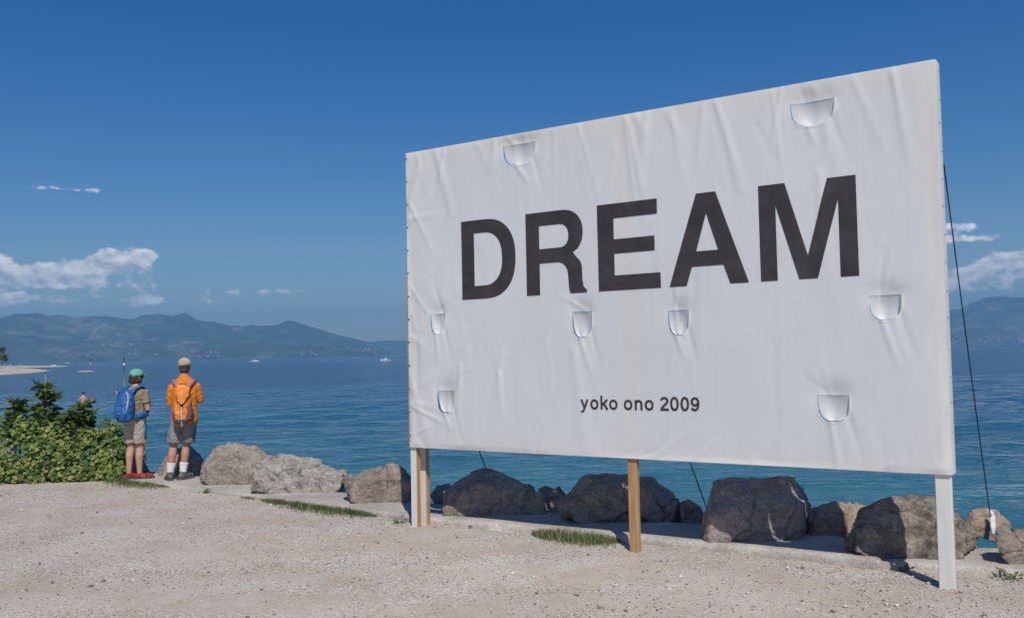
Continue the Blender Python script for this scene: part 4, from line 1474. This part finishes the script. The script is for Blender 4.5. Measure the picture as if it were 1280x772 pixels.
for an, yw in ((AL, YL), (AR, YR)):
    an = Vector(an)
    bm = bmesh.new()
    foot(bm, an, yw, 1.0)
    loft(bm, [Vector((an.x, an.y, .045)), Vector((an.x, an.y, .085))], [(.043, .050), (.041, .046)], 14)
    sh = blob('shoe', bm, M_RED, wom, .007, 2, .005, 45)
    bm = bmesh.new()
    sole(bm, an, yw, 1.0)
    bm_obj('sole', bm, M_SOLE, sh)
# her rucksack
pk = empty('backpack', pw, RZW)
tag(pk, 'blue rucksack with pale piping and hip belt on the person in the mint cap', 'backpack')
cy_ = -.225
bm = bmesh.new()
loft(bm, [(0, cy_ + .01, .855), (0, cy_, .885), (0, cy_ - .01, .97), (0, cy_ - .005, 1.08), (0, cy_ + .01, 1.19), (0, cy_ + .025, 1.265), (0, cy_ + .045, 1.30)],
     [(.09, .075), (.128, .105), (.140, .118), (.138, .112), (.126, .10), (.10, .078), (.055, .04)], 24)
blob('bag', bm, M_BLUE, pk, .008, 3, .010, 15)
bm = bmesh.new()
loft(bm, [(0, cy_ - .075, .90), (0, cy_ - .09, .96), (0, cy_ - .085, 1.03), (0, cy_ - .07, 1.075)], [(.10, .04), (.115, .05), (.108, .045), (.08, .02)], 18)
blob('front_pocket', bm, M_BLUE, pk, .008, 3, .006, 20)
bm = bmesh.new()
loft(bm, [(-.03, cy_ - .09, 1.10), (.03, cy_ - .098, 1.105)], [.004, .004], 6)
bm_obj('pocket_zip', bm, M_PIPING, pk)
bm = bmesh.new()
strap(bm, [(.085, cy_ - .095, .98), (.108, cy_ - .082, 1.08), (.108, cy_ - .065, 1.17), (.085, cy_ - .05, 1.24), (.03, cy_ - .04, 1.275), (-.04, cy_ - .04, 1.27)], .008, .006)
bm_obj('piping', bm, M_PIPING, pk, True)
for s in (-1, 1):
    bm = bmesh.new()
    strap(bm, [(s * .07, cy_ + .05, 1.25), (s * .085, -.125, 1.30), (s * .10, -.07, 1.325), (s * .105, .0, 1.338), (s * .11, .085, 1.275), (s * .12, .125, 1.16), (s * .15, .10, 1.0), (s * .16, .0, .93), (s * .12, cy_ + .06, .90)], .026, .009)
    bm_obj('shoulder_strap', bm, M_BLUE, pk, True)
    bm = bmesh.new()
    loft(bm, [(s * .10, cy_ + .08, .925), (s * .155, -.06, .93), (s * .172, .02, .935), (s * .14, .10, .935), (s * .05, .142, .93)], [(.014, .035), (.022, .048), (.022, .046), (.014, .035), (.008, .018)], 12, ref=(0, 0, 1))
    blob('hip_belt', bm, M_BLUE, pk, .008, 2)

# bathers in the lake
def bather(label, p, sub, rz, arm):
    e = empty('person', p, rz)
    e.scale = (.82, .82, .82)
    tag(e, label, 'person')
    bm = bmesh.new()
    loft(bm, [(0, 0, -.75), (0, 0, .0 - sub), (0, 0, .25 - sub), (0, 0, .42 - sub), (0, 0, .50 - sub), (0, .01, .57 - sub), (0, .02, .63 - sub)],
         [(.15, .11), (.15, .11), (.16, .11), (.165, .10), (.09, .07), (.05, .05), (.05, .05)], 16)
    h_ = head(bm, (0, .02, .70 - sub))
    for s in (-1, 1):
        S_ = Vector((s * .17, 0, .43 - sub))
        E_ = S_ + Vector((s * (.10 + .15 * arm), .04, -.24 + .22 * arm))
        W_ = E_ + Vector((-s * .02 + s * .2 * arm, .16 * (1 - arm) + .03, -.14 + .14 * arm))
        limb(bm, [S_, S_.lerp(E_, .5), E_, W_], [.05, .045, .04, .03])
        hand(bm, W_, (s * arm, .3, -.6), (0, -1, 0))
    blob('body', bm, M_SKIN2, e, .012, 3)
    bm = bmesh.new()
    ball(bm, h_(0, -.02, .03), (.086, .094, .10))
    blob('hair', bm, M_HAIR, e, .009, 2, .006, 50, cut=[(h_(0, .06, .02), (0, 1, 0))])
    return e
pb = gnd(104, 505.5, WATER_Z)
bather('dark-haired bather standing waist deep in the lake beyond the shrub', pb, -.05, .3, 0)
pb2 = gnd(146, 490.5, WATER_Z)
bather('bather in the lake with only head and shoulders above the water', pb2, .46, 1.9, .6)

# ------------------------------------------------------------------ shrub and saplings
def leaf_mesh(name, items, mat, parent):
    """items: (pos, direction, normal, length, width, tone)"""
    V, Fc, T = [], [], []
    for p, d, n, l, w, t_ in items:
        s = d.cross(n).normalized()
        n2_ = s.cross(d).normalized()
        i = len(V)
        V += [p, p + d * l * .35 + s * w + n2_ * w * .25, p + d * l * .75 + s * w * .75 + n2_ * w * .15, p + d * l - n2_ * l * .1, p + d * l * .75 - s * w * .75 + n2_ * w * .15, p + d * l * .35 - s * w + n2_ * w * .25, p + d * l * .55]
        Fc += [(i, i + 1, i + 6), (i + 1, i + 2, i + 6), (i + 2, i + 3, i + 6), (i + 3, i + 4, i + 6), (i + 4, i + 5, i + 6), (i + 5, i, i + 6)]
        T += [t_] * 6
    o = mesh_obj(name, V, Fc, mat, parent, False)
    set_tone(o, T)
    o['kind'] = 'stuff'
    return o
def rdir(r, up=0.0):
    a = r.uniform(0, 2 * math.pi)
    z = r.uniform(-.6, 1)
    q = math.sqrt(max(0, 1 - z * z))
    return Vector((q * math.cos(a), q * math.sin(a), z + up)).normalized()
br = random.Random(5)
BC = Vector((-7.35, 14.75, 0))
shrub = tag(empty('shrub', BC), 'low spreading shrub with round bright green leaves at the edge of the gravel', 'shrub')
items = []
stems = bmesh.new()
def mound_h(x):
    return float(np.interp(x, [-10, -8.6, -8.0, -7.4, -6.8, -6.3, -6.0, -5.8], [.9, .85, .82, .86, .82, .70, .45, .15]))
for k in range(620):
    x = br.uniform(-9.4, -5.82)
    H_ = mound_h(x)
    yy = br.random() ** .8
    z = H_ * br.uniform(.03, 1.0)
    prof_ = math.sqrt(max(0, 1 - (z / (H_ * 1.08)) ** 2))
    front = 14.05 + .0 * x
    y = 14.78 - prof_ * .78 * (1 if br.random() < .85 else br.uniform(.2, 1)) + .07 * noise.noise(Vector((x * 3, z * 3, 0)))
    if br.random() < .18:
        y = 14.75 + br.uniform(-.2, .7)
        z = H_ * br.uniform(.75, 1.02)
    c = Vector((x, y, z))
    out = Vector((br.uniform(-.3, .3), -(prof_ + .15), .35 + z / H_ * .7)).normalized()
    tb = br.uniform(.05, 1.0)
    for q in range(17):
        p = c + rdir(br) * br.uniform(.02, .11)
        p.z = max(.02, p.z)
        nrm = (out + rdir(br) * .75).normalized()
        d = (rdir(br) + Vector((0, 0, -.15))).normalized()
        d = (d - nrm * d.dot(nrm)).normalized()
        items.append((p - BC, d, nrm, br.uniform(.045, .085), br.uniform(.022, .038), min(1, max(0, tb + br.uniform(-.3, .35)))))
    if k % 6 == 0:
        loft(stems, [Vector((c.x * .8 + -7.35 * .2, 14.85, 0)) - BC, (c + Vector((0, .12, -.05))) - BC], [.008, .004], 5)
leaf_mesh('foliage', items, M_LEAF, shrub)
bm_obj('stems', stems, M_STEM, shrub, True)
def sapling(label, px_, ytop, D, spread, lean, n):
    top = atd(px_, ytop, D)
    e = empty('sapling', (top.x - lean, D, 0))
    tag(e, label, 'sapling', 'dark saplings rising out of the shrub')
    O = Vector((top.x - lean, D, 0))
    st = bmesh.new()
    its = []
    main = [Vector((0, 0, 0)), Vector((lean * .3, 0, top.z * .4)), Vector((lean * .7, 0, top.z * .75)), Vector((lean, 0, top.z - .03))]
    loft(st, main, [.014, .011, .008, .004], 6)
    for k in range(n):
        f = .42 + .58 * (k / (n - 1))
        b = main[0].lerp(main[3], f)
        b.x = lean * f
        a = k * 2.4 + br.uniform(-.4, .4)
        ln = spread * (1.15 - f * .75) * br.uniform(.7, 1.1)
        d = Vector((math.cos(a), math.sin(a), br.uniform(.2, 1.5))).normalized()
        tip = b + d * ln
        loft(st, [b, b.lerp(tip, .5) + Vector((0, 0, .01)), tip], [.005, .004, .002], 5)
        tb = br.uniform(.15, .7)
        for q in range(12):
            g = br.uniform(.3, 1.05)
            p = b.lerp(tip, g)
            dd_ = (rdir(br) * .9 + d * .6 + Vector((0, 0, -.12))).normalized()
            nrm = (Vector((0, -.3, .8)) + rdir(br) * .9).normalized()
            dd_ = (dd_ - nrm * dd_.dot(nrm) * .8).normalized()
            its.append((p, dd_, nrm, br.uniform(.10, .18), br.uniform(.026, .042), min(1, max(0, tb + br.uniform(-.25, .3)))))
    leaf_mesh('foliage', its, M_LEAF_DARK, e)
    bm_obj('stems', st, M_STEM, e, True)
sapling('tallest dark leafy sapling rising from the middle of the shrub', 58, 484, 14.5, .34, .04, 21)
sapling('loose dark sapling at the open side of the shrub, away from the people', 22, 502, 14.6, .32, -.05, 17)
sapling('dark sapling on the side of the shrub towards the people', 106, 509, 14.45, .30, .05, 17)
sapling('short dark sapling between the two taller ones nearer the people', 84, 520, 14.4, .24, .0, 14)

# ------------------------------------------------------------------ grass and weeds along the ledge
def grass(name, label, cat, areas, n, h0, h1, lean, reach=.2, kind='stuff', tone=(.1, .7)):
    V, Fc, T = [], [], []
    gr = random.Random(len(label))
    for k in range(n):
        (xa, ya, xb, yb, wpx) = areas[k % len(areas)]
        f = gr.random()
        q = gr.gauss(0, .42)
        taper = math.sqrt(max(.05, 1 - (2 * f - 1) ** 2))
        x = xa + (xb - xa) * f
        y = ya + (yb - ya) * f + wpx * max(-1, min(1, q)) * taper
        p = gnd(x + gr.uniform(-1, 1), y)
        p.y = float(ky(p.x)) + .012 - abs(gr.gauss(0, .42)) * reach * taper
        if noise.noise(p * 5) + .6 * noise.noise(p * 17) < gr.uniform(-.75, .1):
            continue
        z = .0
        h_ = (h0 * .5 + (h1 - h0 * .5) * gr.random() ** 1.6) * taper ** .5
        a = gr.uniform(0, 6.28)
        d = Vector((math.cos(a), math.sin(a), 0))
        sd_ = Vector((-d.y, d.x, 0)) * gr.uniform(.0016, .0034)
        ln = lean * gr.uniform(.2, 1.2)
        i = len(V)
        b = Vector((p.x, p.y, z - .005))
        V += [b - sd_, b + sd_, b + d * h_ * ln * .4 + Vector((0, 0, h_ * .6)) + sd_ * .8, b + d * h_ * ln * .4 + Vector((0, 0, h_ * .6)) - sd_ * .8, b + d * h_ * ln + Vector((0, 0, h_))]
        Fc += [(i, i + 1, i + 2, i + 3), (i + 3, i + 2, i + 4)]
        t_ = min(1, max(0, gr.uniform(*tone) + .2 * noise.noise(p * 7)))
        T += [t_, t_]
    c = V[0].copy()
    c.z = 0
    o = mesh_obj(name, [v - c for v in V], Fc, M_GRASS)
    o.location = c
    set_tone(o, T)
    tag(o, label, cat, kind=kind)
    return o
grass('grass', 'flat mat of grass in front of the feet of the two people', 'grass', [(118, 598, 214, 609, 5)], 7500, .03, .075, .9, .42)
grass('grass', 'long strip of grass along the foot of the ledge below the pale boulder', 'grass', [(328, 625, 470, 648, 6.5)], 9500, .045, .105, .8, .34)
grass('grass', 'small patch of grass just before the long strip', 'grass', [(303, 624, 327, 620, 4)], 900, .03, .06, .8, .15)
grass('grass', 'taller yellowish grass beside the raw timber middle post', 'grass', [(664, 664, 776, 684, 7)], 4600, .06, .14, .6, .36, tone=(.3, 1.0))
def weed(label, x, y, size, seed):
    r = random.Random(seed)
    p = gnd(x, y)
    e = empty('weed', p)
    tag(e, label, 'weed', 'weeds at the foot of the ledge')
    its = []
    for k in range(int(60 * size / .1)):
        a = r.uniform(0, 6.28)
        d = Vector((math.cos(a), math.sin(a), r.uniform(.2, 1.4))).normalized()
        b = d * r.uniform(0, size)
        b.x *= 1.2
        nrm = (Vector((0, -.2, 1)) + rdir(r) * .6).normalized()
        dd_ = (d - nrm * d.dot(nrm) * .6).normalized()
        its.append((b, dd_, nrm, r.uniform(.02, .045), r.uniform(.006, .012), r.uniform(.1, .8)))
    leaf_mesh('foliage', its, M_GRASS, e)
    st = bmesh.new()
    for k in range(5):
        a = r.uniform(0, 6.28)
        loft(st, [(0, 0, -.01), (math.cos(a) * size * .5, math.sin(a) * size * .5, size * .8)], [.002, .001], 5)
    bm_obj('stems', st, M_STEM, e)
weed('small round weed alone at the foot of the ledge before the grass strips', 257, 617, .07, 1)
weed('weed standing in the shadow right beside the paired posts', 500, 655, .085, 2)
weed('tiny sparse weed on the gravel between paired posts and yellowish grass', 593, 661, .05, 3)
weed('flat weed in the broken gap of the ledge by the white post', 1128, 716, .07, 4)
weed('leafy weed at the ledge beyond the white post', 1262, 725, .10, 5)

# loose stones on the gravel
V, Fc, T = [], [], []
ico = bmesh.new()
bmesh.ops.create_icosphere(ico, subdivisions=1, radius=1)
iv = np.array([v.co for v in ico.verts])
ifc = np.array([[v.index for v in f.verts] for f in ico.faces])
ico.free()
# a cheaper stone: octahedron-like
ov = np.array([(1, 0, 0), (0, 1, 0), (-1, 0, 0), (0, -1, 0), (0, 0, 1), (0, 0, -1), (.6, .6, .45), (-.6, .55, .4), (-.55, -.65, .4), (.6, -.6, .45)])
of_ = np.array([(4, 6, 7), (4, 7, 8), (4, 8, 9), (4, 9, 6), (0, 1, 6), (1, 2, 7), (2, 3, 8), (3, 0, 9), (1, 7, 6), (2, 8, 7), (3, 9, 8), (0, 6, 9), (5, 1, 0), (5, 2, 1), (5, 3, 2), (5, 0, 3)])
allv, allf, tones = [], [], []
k = 0
cnt = 0
while cnt < 34000:
    y = 5.2 + 9.2 * rng.random() ** 1.25
    x = rng.uniform(-.62, .60) * (y + .6)
    lim = float(ky(x))
    if y > lim - .01:
        continue
    dens_ = noise.noise(Vector((x * .8, y * .8, 4))) + .6 * noise.noise(Vector((x * 2.6, y * 2.6, 1))) + .55 * max(0, 1 - (lim - y) / .9)
    for u_ in (.04, um + .04, ur + .04):
        q_ = sign_world(u_, .06, 0)
        dens_ += .9 * math.exp(-((x - q_.x) ** 2 + (y - q_.y) ** 2) / .05)
    if dens_ < rng.uniform(-.75, .6):
        continue
    sz = .0034 + .0072 * rng.random() ** 2.0 + (.014 * rng.random() if rng.random() < .03 else 0)
    a = rng.uniform(0, 6.28)
    R2 = np.array([[math.cos(a), -math.sin(a), 0], [math.sin(a), math.cos(a), 0], [0, 0, 1]])
    vv_ = (ov + rng.normal(0, .14, ov.shape)) * np.array([1, rng.uniform(.6, 1), rng.uniform(.45, .8)]) * sz
    z0 = .016 * noise.noise(Vector((x * .9, y * .9, 0))) + .007 * noise.noise(Vector((x * 4, y * 4, 3))) + .018 * max(0, 1 - abs(lim + .35 - y - .42) / .35)
    allv.append(vv_ @ R2.T + np.array([x, y, z0 + sz * .25]))
    allf.append(of_ + cnt * 10)
    tones += [float(np.clip(rng.normal(.52, .29), 0, 1))] * 16
    cnt += 1
o = mesh_obj('loose_stones', np.concatenate(allv).tolist(), np.concatenate(allf).tolist(), M_PEBBLE)
set_tone(o, tones)
tag(o, 'small loose stones strewn over the gravel', 'gravel', kind='stuff')

# ------------------------------------------------------------------ far things on the lake
def motorboat(label, x, y, lpx, rz, cabin, par='motorboats on the lake'):
    p = gnd(x, y, WATER_Z)
    ln = lpx / F * p.y
    e = empty('motorboat', p, rz)
    tag(e, label, 'boat', par)
    bm = bmesh.new()
    st = []
    for f, w_, k_ in ((-.5, .16, .0), (-.3, .18, -.01), (0, .19, -.01), (.25, .15, .02), (.42, .07, .05), (.5, .01, .07)):
        hgt = .10 + k_
        st.append([bm.verts.new((f * ln, s * w_ * ln * q, z * ln)) for s, q, z in ((-1, 1, hgt), (-1, .75, -.03), (1, .75, -.03), (1, 1, hgt))])
    for a, b in zip(st, st[1:]):
        for q in range(4):
            bm.faces.new((a[q], a[(q + 1) % 4], b[(q + 1) % 4], b[q]))
    bm.faces.new(st[0])
    bm.faces.new(st[-1][::-1])
    bmesh.ops.recalc_face_normals(bm, faces=bm.faces[:])
    bm_obj('hull', bm, M_BOATWHITE, e)
    bm = bmesh.new()
    box(bm, -.12 * ln, .20 * ln, -.11 * ln, .11 * ln, .095 * ln, (.095 + .10 * cabin) * ln, .02 * ln)
    cb = bm_obj('cabin', bm, M_BOATWHITE, e)
    bm = bmesh.new()
    box(bm, -.08 * ln, .205 * ln, -.113 * ln, .113 * ln, (.11 + .035 * cabin) * ln, (.095 + .075 * cabin) * ln, 0)
    bm_obj('window', bm, M_GLASS, cb)
    bm = bmesh.new()
    box(bm, -.20 * ln, .10 * ln, -.12 * ln, .12 * ln, (.12 + .12 * cabin) * ln, (.14 + .12 * cabin) * ln, .005 * ln)
    for sx_ in (-.18, .08):
        for sy_ in (-.1, .1):
            loft(bm, [(sx_ * ln, sy_ * ln, .09 * ln), (sx_ * ln, sy_ * ln, (.125 + .12 * cabin) * ln)], [.006 * ln] * 2, 6)
    bm_obj('roof', bm, M_BOATWHITE, e)
motorboat('white cabin motorboat on the open lake beside the sign', 482, 450.6, 13, math.pi, 1.1)
motorboat('low white motorboat on the lake below the slope of the mountain', 318, 451.6, 10, .1, .8)
motorboat('white motorboat moored just off the sandy spit', 65.5, 457.4, 9, .0, .4)
motorboat('tiny white boat far out between the spit and the poles', 84, 453.9, 5, .2, .8)
def beacon(label, x, ybase, ytop, banded):
    p = gnd(x, ybase, WATER_Z)
    hgt = (ybase - ytop) / F * p.y
    e = empty('channel_marker', p)
    tag(e, label, 'marker pole')
    r = .55 / F * p.y
    cols = [(0, .42, M_BLACK), (.42, .62, M_WHITE), (.62, 1.0, M_BLACK)] if banded else [(0, .7, M_WOOD), (.7, 1.0, M_BLACK)]
    for a, b, mt in cols:
        bm = bmesh.new()
        loft(bm, [(0, 0, (hgt * a if a else -.5)), (0, 0, hgt * b)], [r * (1.15 if a else 1), r * (1.15 if a else 1)], 10)
        bm_obj('shaft', bm, mt, e, True)
    bm = bmesh.new()
    loft(bm, [(0, 0, hgt * .86), (0, 0, hgt * .99), (0, 0, hgt * 1.02)], [r * 1.9, r * 1.9, r * .6], 10)
    bm_obj('topmark', bm, M_BLACK, e, True)
beacon('black and white banded channel pole standing in the lake near the people', 155, 463, 447.5, True)
beacon('brown channel pole with a black top out beyond the sand bar', 113, 456.2, 449.4, False)
for (x, yb, yt, r, lb) in ((57, 495, 469, .012, 'white-topped mooring stake in the water behind the tallest sapling'), (61.5, 495, 475, .009, 'shorter thin mooring stake beside the white-topped one')):
    p = gnd(x, yb, WATER_Z)
    hgt = (yb - yt) / F * p.y
    e = empty('mooring_stake', p)
    tag(e, lb, 'stake')
    bm = bmesh.new()
    loft(bm, [(0, 0, -.6), (0, 0, hgt)], [r, r * .8], 8)
    bm_obj('shaft', bm, M_PIPING, e, True)
    if yt < 472:
        bm = bmesh.new()
        ball(bm, (0, 0, hgt), (r * 2.4, r * 2.4, r * 2.4), 10)
        bm_obj('cap', bm, M_BOATWHITE, e, True)
# people on the spit, a few pixels tall
def tiny_person(label, x, y, shirt, skin=M_SKIN2, hgt=1.7):
    p = gnd(x, y, WATER_Z + .3)
    e = empty('person', p)
    tag(e, label, 'person')
    k = hgt / 1.7
    bm = bmesh.new()
    for s in (-1, 1):
        loft(bm, [(s * .09 * k, 0, -.1), (s * .09 * k, 0, .45 * k), (s * .08 * k, 0, .85 * k)], [.05, .06, .08], 8)
        loft(bm, [(s * .19 * k, 0, 1.38 * k), (s * .25 * k, .02, 1.1 * k), (s * .22 * k, .1, .88 * k)], [.05, .045, .035], 8)
    loft(bm, [(0, 0, .82 * k), (0, 0, 1.1 * k), (0, 0, 1.35 * k), (0, 0, 1.45 * k), (0, 0, 1.5 * k)], [(.16, .1), (.14, .1), (.18, .11), (.06, .06), (.05, .05)], 10)
    ball(bm, (0, .01, 1.6 * k), (.085, .1, .12), 10)
    blob('body', bm, skin, e, .022, 2)
    bm = bmesh.new()
    loft(bm, [(0, 0, .80 * k), (0, 0, 1.1 * k), (0, 0, 1.36 * k), (0, 0, 1.43 * k)], [(.18, .125), (.16, .12), (.20, .13), (.1, .08)], 12)
    blob('shirt', bm, shirt, e, .022, 1)
    return e
tiny_person('person in dark clothes at the turf end of the sandy spit', 7, 460.0, M_GREYDARK)
tiny_person('person in white at the turf end of the sandy spit', 12.6, 459.6, M_WHITE)
tiny_person('person in pale clothes walking out on the spit', 24.3, 458.4, M_PIPING)
tiny_person('bare-chested person standing on the spit beside the one in pale clothes', 27.3, 458.2, M_SKIN)
# tree on the spit
def tree(label, x, ybase, ytop, wpx):
    p = gnd(x, ybase, WATER_Z + .6)
    hgt = (ybase - ytop) / F * p.y
    wid = wpx / F * p.y
    e = empty('tree', p)
    tag(e, label, 'tree')
    bm = bmesh.new()
    loft(bm, [(0, 0, -.6), (.05, 0, hgt * .3), (.1, .0, hgt * .75)], [.16, .12, .05], 8)
    r = random.Random(3)
    for k in range(9):
        a = r.uniform(0, 6.28)
        z0 = hgt * r.uniform(.25, .6)
        loft(bm, [(.06, 0, z0), (math.cos(a) * wid * .3, math.sin(a) * wid * .3, z0 + hgt * .2)], [.05, .02], 6)
    bm_obj('trunk', bm, M_BARK, e, True)
    its = []
    for k in range(130):
        d = rdir(r)
        c = Vector((d.x * wid * .5, d.y * wid * .5, hgt * .58 + d.z * hgt * .42)) * r.uniform(.75, 1.02)
        c.x += .3 * noise.noise(c * 2)
        tb = r.uniform(.1, .6)
        for q in range(22):
            pp = c + rdir(r) * r.uniform(.05, .42)
            nrm = (d + rdir(r) * .9 + Vector((0, 0, .3))).normalized()
            dd_ = rdir(r)
            dd_ = (dd_ - nrm * dd_.dot(nrm)).normalized()
            its.append((pp, dd_, nrm, r.uniform(.15, .26), r.uniform(.06, .10), min(1, max(0, tb + r.uniform(-.25, .25)))))
    leaf_mesh('crown', its, M_LEAF_DARK, e)
tree('dark bushy tree on the turf end of the sandy spit', -3, 463, 432, 22)
